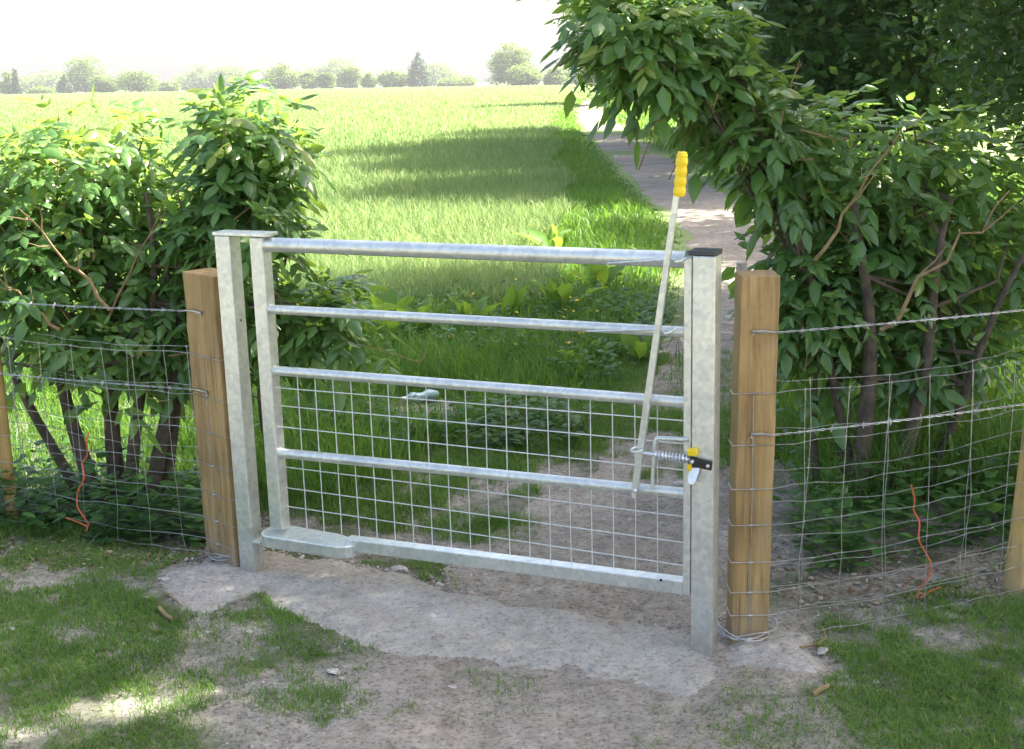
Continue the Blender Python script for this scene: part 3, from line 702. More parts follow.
    return root

def crown(name, root, base, blobs, nclump, per, size, mat, flat=.5, sig=.16, gaps=None, shell=.35):
    """leaf clumps through the volume of ellipsoids"""
    vol = np.array([np.prod(b_[1]) ** .8 for b_ in blobs]); idx = rng.choice(len(blobs), nclump, p=vol / vol.sum())
    C = np.array([b_[0] for b_ in blobs], float)[idx]; Rr = np.array([b_[1] for b_ in blobs], float)[idx]
    dv = nrm(rng.normal(size=(nclump, 3))); rad = rng.uniform(shell, 1, nclump) ** .5
    cl = C + dv * Rr * rad[:, None]
    n = nclump * per
    sc = np.repeat(Rr.mean(1) * sig * rng.uniform(.6, 1.3, nclump), per)
    P = np.repeat(cl, per, 0) + rng.normal(size=(n, 3)) * sc[:, None] * np.array([1, 1, .6])
    if gaps:
        keep = np.ones(n, bool)
        for (gp_, gr) in gaps:
            rel = P - np.array(gp_); tt = rel @ np.array(sd); dist = np.linalg.norm(rel - tt[:, None] * np.array(sd), axis=1); keep &= ~((dist < gr) & (tt > 0.5) & (rng.random(len(P)) > .10))
        P = P[keep]; var0 = np.repeat(rng.uniform(0, .5, nclump), per)[keep]
    else: var0 = np.repeat(rng.uniform(0, .5, nclump), per)
    n = len(P)
    D = nrm(rng.normal(size=(n, 3)) * np.array([1, 1, flat]) + np.array([0, 0, -.15]))
    L = size * rng.uniform(.7, 1.3, n); var = np.clip(var0 + rng.uniform(0, .3, n), 0, .8)
    return leaves(P - np.array(base), D, L, L * .62, var, name, mat, root, roll=.6, T=QT, TF=QF, sm=False)
def tree(name, base, H, blobs, nclump, per, size, mat, label, cat='tree', r=.14, group=None, gaps=None, flat=.6, sig=.16, bark=None):
    root = empty(name, tuple(base)); b_ = np.array(base, float); wood = MB()
    top = np.array([np.mean([q[0][0] for q in blobs]), np.mean([q[0][1] for q in blobs]), max(q[0][2] for q in blobs)])
    n = 8; pts = []
    for k in range(n + 1):
        u = k / n; pts.append(np.array([(top[0] - b_[0]) * u ** 1.4 + .03 * H * .3 * math.sin(4 * u + b_[0]), (top[1] - b_[1]) * u ** 1.4, -.1 + (top[2] - b_[2] + .1) * u]))
    wood.tube(pts, [r * (1.15 - .9 * k / n) for k in range(n + 1)], 10)
    for c, rad, *_ in blobs:
        for q in range(4):
            s_ = pts[random.randrange(2, n)]; e_ = np.array(c) - b_ + np.array(rad) * np.array([random.uniform(-.7, .7), random.uniform(-.7, .7), random.uniform(-.5, .6)])
            mid = (s_ + e_) / 2 + np.array([0, 0, -.05 * H * .3]); wood.tube([s_, mid, e_], [r * .4, r * .25, r * .07], 6)
    wood.build('trunk', bark or M['bark'], root, sm=True)
    crown('crown', root, base, blobs, nclump, per, size, mat, flat, sig, gaps)
    tag(root, label, cat, group); return root

# ------------------------------------------------------------------ elder bushes
def B_(px, py, Y, rx, ry, rz, w, sun_tint=.1): return (tuple(aty(px, py, Y)), (rx, ry, rz), w, sun_tint)
YB = 5.0
elder(gnd(140, 500), [B_(245, 150, 5.1, .24, .25, .25, 2.0, .35), B_(240, 230, 5.0, .26, .26, .26, 1.9, .1), B_(235, 315, 5.0, .24, .25, .20, .9), B_(320, 315, 4.95, .15, .2, .13, .6), B_(170, 320, 5.1, .24, .24, .22, .8)], 145,
      'taller leafy green elder bush rising behind the left gate posts', 11,
      [(*gnd(150, 505)[:2], .25, .05, 1.2, .035), (*gnd(165, 500)[:2], .15, 0, 1.1, .028), (*gnd(130, 505)[:2], .2, .0, 1.3, .03), (*gnd(265, 470)[:2], .05, 0, .8, .012)],
      [(*aty(100, 330, 4.9), *aty(165, 195, 4.85), .006)])
elder(gnd(105, 505), [B_(95, 160, 5.2, .36, .3, .24, 1.8, .85), B_(15, 205, 5.2, .34, .3, .28, 1.5, .6), B_(75, 275, 5.1, .42, .32, .30, 2.2, .2), B_(140, 240, 5.2, .3, .3, .3, 1.2, .3), B_(90, 345, 5.0, .38, .28, .18, 1.4, .1)], 160,
      'lower elder bush with yellow-green sunlit top at the left edge', 12,
      [(*gnd(100, 505)[:2], -.25, .1, 1.2, .035), (*gnd(120, 500)[:2], .0, .05, 1.2, .04), (*gnd(85, 500)[:2], -.45, .05, 1.1, .025)],
      [(*aty(110, 310, 4.75), *aty(18, 208, 4.7), .008), (*aty(60, 330, 4.8), *aty(-10, 270, 4.8), .007)])
elder(gnd(865, 500), [B_(655, 42, 4.9, .20, .22, .13, 1.7, .25), B_(615, 8, 4.9, .20, .2, .10, .8, .3), B_(715, 70, 5.0, .18, .22, .16, 1.5, .15), B_(765, 130, 4.95, .15, .22, .20, 1.3, .15), B_(690, 30, 5.0, .24, .24, .2, 1.2, .2), B_(792, 175, 5.0, .16, .26, .28, 1.3, .1), B_(808, 300, 4.9, .13, .2, .22, .7, .05)], 175,
      'tall elder bush leaning left over the path beside the lever grip', 13,
      [(*gnd(860, 500)[:2], -.42, .05, 1.65, .022), (*gnd(845, 495)[:2], -.12, .1, 1.3, .018)],
      [(*aty(800, 130, 4.8), *aty(850, 140, 4.8), .004)])
elder(gnd(900, 500), [B_(850, 170, 5.1, .36, .3, .30, 1.7, .25), B_(950, 190, 5.1, .36, .3, .30, 1.7, .4), B_(860, 270, 5.0, .42, .32, .30, 2.2, .15), B_(1000, 270, 5.1, .36, .32, .30, 1.5, .2), B_(920, 345, 5.0, .36, .28, .18, 1.4, .1), B_(835, 340, 5.0, .18, .22, .15, .6, .05)], 195,
      'broad elder bush with bare pale branches at the right edge', 14,
      [(*gnd(890, 505)[:2], .25, .1, 1.2, .035), (*gnd(860, 505)[:2], .0, .05, 1.2, .042), (*gnd(915, 500)[:2], .45, .05, 1.1, .025), (*gnd(820, 495)[:2], -.1, 0, 1.0, .018)],
      [(*aty(880, 330, 4.6), *aty(1010, 190, 4.6), .009), (*aty(815, 260, 4.7), *aty(902, 130, 4.7), .008), (*aty(775, 140, 4.8), *aty(800, 60, 4.8), .005)])

# ------------------------------------------------------------------ hedgerow trees (they shade the gateway)
rng = np.random.default_rng(5)
spots = [(tuple(gnd(180, 690)), .15), (tuple(gnd(95, 712)), .07), (tuple(gnd(15, 738)), .07), (tuple(gnd(275, 705)), .06)]
lit = [(tuple(gnd(965, 430)), .38), (tuple(gnd(1010, 400)), .4), (tuple(gnd(830, 410)), .25), (tuple(gnd(60, 420)), .35), (tuple(gnd(165, 415)), .2), (tuple(aty(80, 150, 5.2)), .42), (tuple(aty(20, 180, 5.2)), .35), (tuple(aty(235, 100, 5.1)), .30), (tuple(aty(640, 30, 4.9)), .22), (tuple(aty(950, 130, 5.1)), .26), (tuple(aty(850, 110, 5.1)), .16)]
spots += lit
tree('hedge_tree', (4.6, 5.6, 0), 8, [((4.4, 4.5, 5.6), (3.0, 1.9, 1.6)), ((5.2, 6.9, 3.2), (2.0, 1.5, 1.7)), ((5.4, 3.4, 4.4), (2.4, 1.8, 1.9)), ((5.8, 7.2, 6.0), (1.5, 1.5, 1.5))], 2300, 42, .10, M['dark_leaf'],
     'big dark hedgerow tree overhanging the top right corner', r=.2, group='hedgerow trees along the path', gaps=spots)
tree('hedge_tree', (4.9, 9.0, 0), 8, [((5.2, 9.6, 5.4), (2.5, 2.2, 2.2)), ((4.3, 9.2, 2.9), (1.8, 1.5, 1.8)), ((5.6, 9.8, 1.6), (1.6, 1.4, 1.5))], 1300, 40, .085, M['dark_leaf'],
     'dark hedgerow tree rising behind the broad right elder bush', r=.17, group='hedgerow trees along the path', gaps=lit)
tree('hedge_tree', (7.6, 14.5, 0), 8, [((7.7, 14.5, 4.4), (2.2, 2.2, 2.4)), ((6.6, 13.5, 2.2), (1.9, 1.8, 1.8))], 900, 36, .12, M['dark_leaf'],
     'dark hedgerow tree beside the path behind the tall leaning elder', r=.17, group='hedgerow trees along the path')
for (x, y, h, w, nC, lab) in ((6.5, 20.6, 8.5, 2.9, 900, 'nearest of the hedgerow trees shading the far bend of the path'), (6.9, 26.5, 9.5, 3.0, 900, 'second hedgerow tree casting shade across the crop'),
                              (6.8, 32.5, 10.5, 3.6, 1000, 'tallest hedgerow tree casting the long shadow on the crop'), (7.4, 39.5, 8.5, 3.3, 800, 'hedgerow tree past the bend of the path'),
                              (8.3, 84.0, 9.0, 4.5, 700, 'pale sunlit hedgerow tree at the far end of the path')):
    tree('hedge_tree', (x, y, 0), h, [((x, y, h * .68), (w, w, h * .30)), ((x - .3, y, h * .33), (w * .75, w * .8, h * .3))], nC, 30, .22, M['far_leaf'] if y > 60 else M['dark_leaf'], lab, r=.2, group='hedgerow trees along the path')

# ------------------------------------------------------------------ far tree line
far = [  # px centre, base y px, height px, width px, kind, distance, label
 (30, 95, 24, 16, 0, 240, 'thin pale tree left of the dark pointed conifer on the horizon'), (37, 95, 26, 7, 1, 236, 'dark pointed conifer at the far left of the horizon'),
 (60, 93, 10, 26, 0, 250, 'low pale hedge clump right of the pointed conifer on the horizon'), (84, 92, 17, 14, 1, 238, 'small dark conifer under the pale horizon trees at left'),
 (104, 92, 36, 44, 0, 262, 'tall faint broad tree on the left horizon'), (126, 92, 18, 26, 0, 244, 'low rounded tree below the tall faint tree'), (156, 91, 28, 34, 0, 240, 'rounded pale green tree just left of the tall elder on the horizon'),
 (184, 90, 14, 24, 0, 250, 'low shrub on the horizon behind the tall elder top'),
 (297, 88, 24, 30, 0, 240, 'rounded horizon tree just right of the tall elder'), (322, 87, 15, 15, 0, 238, 'first of the two small round trees on the horizon'), (339, 87, 16, 16, 0, 238, 'second of the two small round trees on the horizon'),
 (361, 86, 22, 26, 0, 250, 'pale leaning tree mid way along the horizon'), (381, 86, 15, 14, 0, 246, 'little pale tree right of the leaning horizon tree'), (404, 86, 17, 24, 0, 238, 'squat grey-green tree left of the pointed horizon tree'), (429, 86, 30, 26, 1, 236, 'dark pointed broad conifer near the middle of the horizon'),
 (466, 84, 12, 36, 0, 250, 'low hedge clump right of the pointed horizon conifer'), (520, 83, 38, 50, 0, 215, 'largest spreading tree on the horizon left of the path'), (533, 84, 18, 28, 0, 205, 'dark round bush under the largest horizon tree'),
 (562, 84, 14, 22, 0, 205, 'small round bush right of the largest horizon tree'), (345, 86, 26, 60, 0, 420, 'faint distant wood behind the horizon trees'), (440, 85, 20, 70, 0, 430, 'fainter distant wood behind the pointed conifer'), (230, 89, 26, 80, 0, 420, 'faint distant wood behind the tall elder top'), (70, 92, 22, 110, 0, 430, 'faint distant wood on the left horizon'), (600, 84, 26, 60, 0, 300, 'faint far trees beyond the end of the path')]
for i, (px, by, hp_, wp, kd, dist, lab) in enumerate(far):
    hy = HORY + (512 - px) * math.tan(math.radians(ROLL))
    dist *= 2.3 if dist < 280 else 1.9; k = dist / FPX; H = (hp_ + CAMH / dist * FPX) * k * 1.0 ; Wd = wp * k
    X0 = (px - 512) * k
    if kd == 0:
        nb = max(3, int(wp / 8)); bl = []
        for q in range(nb):
            u = (q + .5) / nb - .5; r_ = Wd * .5 / max(1.3, nb ** .5); hh = H * (1 - 1.1 * u * u) * random.uniform(.55, 1.0); r_ *= random.uniform(.75, 1.15)
            bl.append(((X0 + u * Wd * .8, dist + random.uniform(-1, 1), hh - r_ * .8), (r_, r_, min(r_ * .9, hh * .4))))
            bl.append(((X0 + u * Wd * .75, dist + random.uniform(-1, 1), hh * .38), (r_ * 1.0, r_, hh * .36)))
        mt = M['far_leaf']; 
    else:
        bl = [((X0 + random.uniform(-.02, .02) * Wd, dist, H * f_), (Wd * .5 * (1.08 - f_), Wd * .5 * (1.08 - f_), H * .16)) for f_ in (.12, .3, .48, .66, .84)]; mt = M['far_pine']
    zb = float(gh(X0, dist)); H -= zb; bl = [((c_[0], c_[1], c_[2] * H / (H + zb) + zb), r_) for c_, r_ in bl]
    tree('far_tree', (X0, dist, zb), H, bl, 90 + 8 * int(wp), 16, .9 if dist < 640 else 1.6, mt, lab, r=.4, group='trees along the far edge of the field', sig=.25)

# ------------------------------------------------------------------ grass
def blades(name, X, Y, H, Wd, lean, mat, var=None, z0=None, droop=.5, segs=2):
    n = len(X); Z = gh(X, Y) - .004 if z0 is None else z0
    a = rng.uniform(0, 2 * math.pi, n); dx, dy = np.cos(a), np.sin(a)                # blade width direction
    la = rng.uniform(0, 2 * math.pi, n); lx, ly = np.cos(la) * lean, np.sin(la) * lean
    B = np.stack([X, Y, Z], -1); wv = np.stack([dx, dy, np.zeros(n)], -1) * Wd[:, None] * .5
    lv_ = np.stack([lx, ly, np.zeros(n)], -1)
    mid = B + np.stack([np.zeros(n), np.zeros(n), H * .6], -1) + lv_ * (H * .3)[:, None]
    tip = B + np.stack([np.zeros(n), np.zeros(n), H * (1 - droop * lean * .5)], -1) + lv_ * H[:, None]
    V = np.stack([B - wv, B + wv, mid + wv * .8, mid - wv * .8, tip], 1).reshape(-1, 3)
    F = (np.arange(n)[:, None, None] * 5 + np.array([(0, 1, 2), (0, 2, 3), (3, 2, 4)])[None]).reshape(-1, 3)
    if var is None: var = rng.uniform(0, .8, n)
    o = np_mesh(name, V, F, mat, None, np.repeat(var, 5), sm=True); o['kind'] = 'stuff'; return o
rng = np.random.default_rng(21)
PAD = [pad1, pad2]
def onpad(x, y, m=.02):
    r = np.zeros(len(x), bool)
    for p in PAD: r |= pdist(x, y, p) + (fbm(x * 7, y * 7, 41, 4) - .5) * .06 > -m
    return r
def pathd(x, y):           # >1 outside the path
    c, w = pc(y); return np.abs(x - c) / w
# lawn: foreground both sides and patchy turf in the gateway
n = 1250000
x = rng.uniform(-2.3, 2.5, n); y = rng.uniform(2.6, 7.6, n)
d = np.hypot(x, y); keep = (np.abs(x) < .46 * y + .25) & (rng.random(n) < np.clip((4.7 / d) ** 1.5, 0, 1))
x, y = x[keep], y[keep]
dl_poly = [tuple(gnd(a, b_)[:2]) for a, b_ in ((-60, 500), (90, 535), (165, 560), (155, 605), (205, 620), (262, 607), (315, 630), (355, 650), (300, 668), (330, 705), (240, 720), (170, 760), (-200, 760))]
dr_poly = [tuple(gnd(a, b_)[:2]) for a, b_ in ((1090, 560), (950, 600), (860, 625), (835, 670), (820, 690), (770, 690), (728, 690), (690, 712), (672, 770), (1250, 770))]
D1 = pdist(x, y, dl_poly); D2 = pdist(x, y, dr_poly)
nz1 = fbm(x * 3.1 + 5, y * 3.1, 61, 4); nz2 = fbm(x * 9, y * 9, 65, 3)
fence_y = np.where(x < 0, 4.1, 3.9)
dens = np.where(D1 > -.12, np.clip(.55 + D1 * 1.1, .05, 1), 0) * np.clip((nz1 - np.where(x < 0, (.24 + .20 * np.clip((3.5 - y) / .5, 0, 1)), .30)) * 7, .04, 1)
dens = np.maximum(dens, np.where(D2 > -.12, np.clip(.8 + D2 * 2, .05, 1), 0) * np.clip((nz1 - .28) * 7, 0.08, 1))
dens = np.maximum(dens, .5 * np.clip((nz1 - .60) * 8, 0, 1) * (y < 4.3))                                   # tufts in the dirt
gate_y = np.clip(GA[1] + (x - GA[0]) * ge[1] / ge[0], 3, 5)
inside = (y > gate_y + .62) & (x > -1.4) & (x < 1.45)
dens = np.maximum(dens, np.where(inside, np.clip((nz1 - .37 - .07 * (x > .1) * (y < 5.4)) * 6 + (y - 5.5) * 1.1, 0, 1) * .9, 0))
pd_ = pdist(x, y, pad1); dens = np.maximum(dens, np.where((pd_ > -.16) & (x < -.42) & (y < GA[1] - .12), np.clip((nz1 - .2) * 5, 0, 1), 0))
dens *= np.clip((nz2 - .22) * 4, .1, 1)
for (qx, qy, qr) in ((424, 412, .26), (401, 576, .09)):
    q_ = gnd(qx, qy); dens *= np.clip((np.hypot(x - q_[0], y - q_[1]) - qr * .6) / (qr * .4), 0, 1)
keep = (rng.random(len(x)) < dens) & ~onpad(x, y) & (~((pathd(x, y) < .8) & (y < 4.9)) | (rng.random(len(x)) < .10 + .35 * (nz1 > .58))) & (~((pathd(x, y) < .7) & (y > 6.2)) | (rng.random(len(x)) < .25))
x, y = x[keep], y[keep]; nn = len(x)
Hh = rng.uniform(.009, .036, nn) * (1 + .9 * (y > 4.6)); 
o = blades('lawn_grass', x, y, Hh, rng.uniform(.0018, .0036, nn), rng.uniform(.2, 1.3, nn), M['lawn'], var=np.where(rng.random(nn) < .12, rng.uniform(.8, 1, nn), np.clip(fbm(x * 5, y * 5, 88, 3) * 1.1 - .2 + rng.uniform(-.15, .2, nn), 0, .75)))
tag(o, 'short patchy green turf either side of the gateway', 'grass'); print('lawn', nn)
# verge: tall grass beyond the gate and behind the fences
n = 420000
d = 4.0 * (120 / 4.0) ** rng.random(n); x = rng.uniform(-.5, .5, n) * d; y = d
c_, w_ = pc(y); lb = x < c_ - w_ * 1.02
front = (x < -.95) & (y > 4.85 + .3 * fbm(x * 3, y * 3, 79)) & (y < 9.5)
behind_r = (x > 1.15) & (y > 4.5 + .3 * fbm(x * 3, y * 3, 79)) & (y < 9)
nz = fbm(x * .9, y * .9, 71, 3); nzb = fbm(x * 4, y * 4, 75, 3)
verge = (y > 6.6 + (nz - .5) * 1.5) & lb & ((y < 9.6 + (nz - .5) * 2) | (x > c_ - w_ - 1.2 - (nz - .3) * 1.4)) & ((x > -1.6) | (y > 10))
leftv = (x < -.35 - (5.6 - y) * .5) & (y > 4.75 + nz * .3) & (y < 9) & lb & (x > -1.6)
right_far = (x > c_ + w_ * 1.05) & (y >= 7.5) & (x < c_ + 6)
p = np.where(verge, 1, 0) + np.where(front, .75, 0) + np.where(behind_r & (x > c_ + w_), .75, 0) + np.where(leftv, .8, 0) + np.where(right_far, .8, 0)
q_ = gnd(424, 414); p = p * (np.hypot(x - q_[0], (y - q_[1]) * .7) > .26)
keep = (rng.random(n) < np.clip(p, 0, 1) * np.clip((nzb - .2) * 4, .15, 1)); x, y = x[keep], y[keep]; nn = len(x)
near_path = np.clip((pathd(x, y) - 1) * 1.2, .12, 1)
Hh = rng.uniform(.08, .27, nn) * near_path * (.7 + .6 * fbm(x * 2, y * 2, 77, 2)); Hh *= np.where((y < 5.6) & (x < -1.2), .75, 1) * np.where((y < 6.6) & (x > -1.2) & (x < -.2), 1.15, 1) * np.where((x > 1.1) & (y < 8) & (x > c_[keep] + .3), 1.5, 1)
o = blades('tall_grass', x, y, Hh, rng.uniform(.004, .008, nn) * np.clip(y / 6, .7, 14), rng.uniform(.15, .9, nn), M['verge'], var=np.where(rng.random(nn) < .04, rng.uniform(.8, 1, nn), rng.uniform(0, .75, nn)))
tag(o, 'tall dark green grass on the verge and under the bushes', 'grass'); print('verge', nn)
# crop
n = 460000
d = 8.6 * (520 / 8.6) ** rng.random(n) ** 1.12; x = rng.uniform(-.50, .24, n) * d; y = d
nz = fbm(x * .5, y * .5, 81, 3); c_, w_ = pc(y)
keep = ((x < c_ - w_ - .9 - (nz - .3) * 1.2) | (y > 110)) & (y > 9.2 + (nz - .5) * 1.5)
x, y = x[keep], y[keep]; nn = len(x); row = .75 + .35 * fbm(x * .8, y * .8, 83, 3)
o = blades('crop', x, y, rng.uniform(.20, .36, nn) * row, rng.uniform(.006, .011, nn) * np.clip(y / 10, 1, 40), rng.uniform(.1, .6, nn), M['crop'], var=np.where(rng.random(nn) < .10, rng.uniform(.8, 1, nn), rng.uniform(0, .8, nn)))
tag(o, 'pale green young cereal crop filling the field', 'crop'); print('crop', nn)

# low broad-leaved undergrowth along the fences
def undergrowth(name, n, region, hmax, label):
    x, y = region(n); n = len(x); P = []; D = []; L = []; V = []
    for i in range(n):
        h = rng.uniform(.03, hmax); v = rng.uniform(0, .8); bz = float(gh(x[i], y[i])); k = rng.integers(4, 9); a0 = rng.uniform(0, 6)
        for j in range(k):
            a = a0 + j * 2.4; hh = h * (j + 1) / k; out = np.array([math.cos(a), math.sin(a), rng.uniform(-.15, .5)])
            P.append((x[i] + out[0] * .012, y[i] + out[1] * .012, bz + hh)); D.append(out); L.append(rng.uniform(.02, .075)); V.append(v)
    P = np.array(P); D = nrm(np.array(D)); L = np.array(L)
    o = leaves(P, D, L, L * .6, np.array(V), name, M['weed'], None, roll=.3); tag(o, label, 'undergrowth', kind='stuff')
def regL(n):
    x = rng.uniform(-2.3, -1.15, n); y = 4.42 + (-x - 1.1) * .25 + rng.gamma(1.5, .22, n); return x, y
def regR(n):
    x = rng.uniform(1.02, 2.6, n); y = 4.0 + (x - 1.0) * .30 + rng.gamma(1.5, .25, n); return x, y
def regG(n):
    x = rng.uniform(-1.3, 1.2, n); y = rng.uniform(5.6, 9.5, n); q_ = gnd(424, 412); k = (fbm(x * 2, y * 2, 91) > .5) & (pathd(x, y) > 1.1) & (np.hypot(x - q_[0], y - q_[1]) > .34); return x[k], y[k]
undergrowth('ivy_and_nettles', 300, regL, .26, 'low broad-leaved weeds growing at the foot of the left netting')
undergrowth('ivy_and_nettles', 300, regR, .26, 'low broad-leaved weeds growing at the foot of the right netting')
undergrowth('verge_weeds', 2200, regG, .24, 'broad-leaved weeds scattered through the verge beyond the gate')
# dead leaf litter
def litter(n, fx, label, top=.032):
    x, y = fx(n); z = gh(x, y) + rng.uniform(.002, .012, n); a = rng.uniform(0, 6.28, n)
    D = nrm(np.stack([np.cos(a), np.sin(a), rng.uniform(-.2, .35, n)], -1)); L = rng.uniform(top * .4, top, n)
    o = leaves(np.stack([x, y, z], -1), D, L, L * .5, rng.uniform(0, 1, n), 'leaf_litter', M['litter'], None, roll=.5); tag(o, label, 'leaf litter', kind='stuff')
litter(1300, lambda n: (rng.uniform(-2.0, -.95, n), 4.25 + rng.gamma(2, .16, n)), 'dry brown leaf litter under the left netting')
litter(1300, lambda n: (rng.uniform(.85, 2.1, n), 3.75 + rng.gamma(2, .18, n)), 'dry brown leaf litter under the right netting')

litter(420, lambda n: (rng.uniform(-2.0, 2.0, n), rng.uniform(2.7, 4.4, n)), 'scattered dead leaf scraps over the foreground turf and soil', .010)

# dock plants
def dock(px, py, n, size, label):
    size *= 1.15
    b_ = gnd(px, py); root_l = []; P = []; D = []; L = []
    for k in range(n):
        a = k * 2.4 + rng.uniform(-.3, .3); el = rng.uniform(.8, 1.45)
        dv = np.array([math.cos(a) * math.cos(el), math.sin(a) * math.cos(el), math.sin(el)]); P.append(dv * size * .18); D.append(dv); L.append(size * rng.uniform(.7, 1.1))
    P = np.array(P); D = np.array(D); L = np.array(L); n = len(P)
    us_ = np.linspace(0, 1, 9); Sd, Nn = frames(D, .3); V = []; F = []
    for i in range(n):
        o0 = len(V)
        for k, u in enumerate(us_):
            w = L[i] * .17 * (math.sin(math.pi * min(1, u * .92 + .06)) ** .7) * (1 - .3 * u) if u > 0 else .004
            c = P[i] + D[i] * L[i] * u + np.array([0, 0, -1.]) * L[i] * .35 * u ** 2.2; wave = .012 * math.sin(u * 18 + i)
            V += [c - Sd[i] * w + Nn[i] * (w * .35 + wave), c, c + Sd[i] * w + Nn[i] * (w * .35 - wave)]
        for k in range(8):
            q = o0 + 3 * k; F += [(q, q + 1, q + 4, q + 3), (q + 1, q + 2, q + 5, q + 4)]
    V = np.array(V); root = empty('dock_plant', (b_[0], b_[1], float(gh(b_[0], b_[1]))))
    np_mesh('leaves', V, np.array(F), M['dock'], root, np.repeat(rng.uniform(.1, .9, n), 27), sm=True)
    sm_ = MB()
    for i in range(n): sm_.tube([(0, 0, 0), P[i]], .004, 5)
    sm_.build('stalks', M['weed'], root); tag(root, label, 'dock plant', 'broad-leaved dock plants on the verge')
for a in ((382, 352, 9, .42, 'dock plant with tall upright leaves at the left end of the verge'), (425, 346, 8, .36, 'dock plant above the middle of the second rail'), (470, 340, 8, .34, 'bright dock plant in front of the sunlit crop'),
          (512, 332, 8, .34, 'dock plant near the middle of the verge'), (560, 322, 9, .36, 'dock plant right of the middle of the verge'), (600, 300, 8, .34, 'dock plant near the lever guide on the verge'),
          (335, 372, 7, .30, 'dock plant beside the low elder branch'), (640, 365, 6, .26, 'low dock plant near the lever and third rail'), (590, 372, 6, .24, 'low dock plant behind the second rail'), (555, 262, 9, .42, 'tallest dock plant above the top rail'), (345, 402, 6, .22, 'small dock plant just below the third rail')):
    dock(*a)

# buttercups
head = MB()
for k in range(5):
    q = 2 * math.pi * k / 5; c, s_ = math.cos(q), math.sin(q); c2, s2 = math.cos(q + .5), math.sin(q + .5); c3, s3 = math.cos(q - .5), math.sin(q - .5)
    head.add([(0, 0, 0), (.008 * c3, .008 * s3, .004), (.014 * c, .014 * s_, .007), (.008 * c2, .008 * s2, .004)], [(0, 1, 2, 3)])
proto = None
for i in range(46):
    px = rng.uniform(555, 690) if rng.random() < .75 else rng.uniform(430, 560); py = rng.uniform(275, 345)
    Y0 = gnd(px, py + 30)[1]; p = aty(px, py, Y0)
    if p[2] > .38 or p[2] < .12: continue
    if proto is None:
        r = empty('buttercup'); f1 = head.build('petals', M['buttercup'], r); s1 = MB().tube([(0, 0, 0), (.01, 0, -.12), (0, 0, -.24)], .0015, 4).build('stalk', M['weed'], r); proto = (r, f1, s1)
    else:
        r = proto[0].copy(); COL.objects.link(r)
        for ch in proto[1:]: c = ch.copy(); COL.objects.link(c); c.parent = r
    r.location = p; r.rotation_euler = (rng.uniform(-.9, .3), rng.uniform(-.5, .5), rng.uniform(0, 6)); tag(r, 'small yellow buttercup flower in the shaded verge grass beyond the gate', 'flower', 'buttercups in the verge')

# ------------------------------------------------------------------ stones
def rock(r, seed, flat=.55, det=2):
    import bmesh
    rg_ = np.random.default_rng(seed); bm = bmesh.new(); bmesh.ops.create_icosphere(bm, subdivisions=det, radius=1)
    k = rg_.normal(size=(16, 3)); k = nrm(k); hts = rg_.uniform(.5, .9, 16)
    for v in bm.verts:
        c = np.array(v.co)
        for kk, h in zip(k, hts):
            e_ = c @ kk
            if e_ > h: c = c - kk * (e_ - h)
        v.co = Vector(c * r * np.array([1.2, .85, flat]))
    me = bpy.data.meshes.new('stone'); bm.to_mesh(me); bm.free(); me.materials.append(M['stone']); return me
rocks = [rock(1, s_) for s_ in range(10)]
def place_stone(px, py, wpx, i, label, group=None, sc=(1, 1, 1)):
    p = gnd(px, py); dist = np.linalg.norm(p - CO); r = wpx / FPX * dist / 2.1
    o = bpy.data.objects.new('stone', rocks[i % 10]); COL.objects.link(o); z = float(gh(p[0], p[1]))
    o.location = (p[0], p[1], z + r * .24); o.scale = (r * sc[0], r * sc[1], r * sc[2]); o.rotation_euler = (0, rng.uniform(-.2, .2), rng.uniform(-.8, .8)); tag(o, label, 'stone', group)
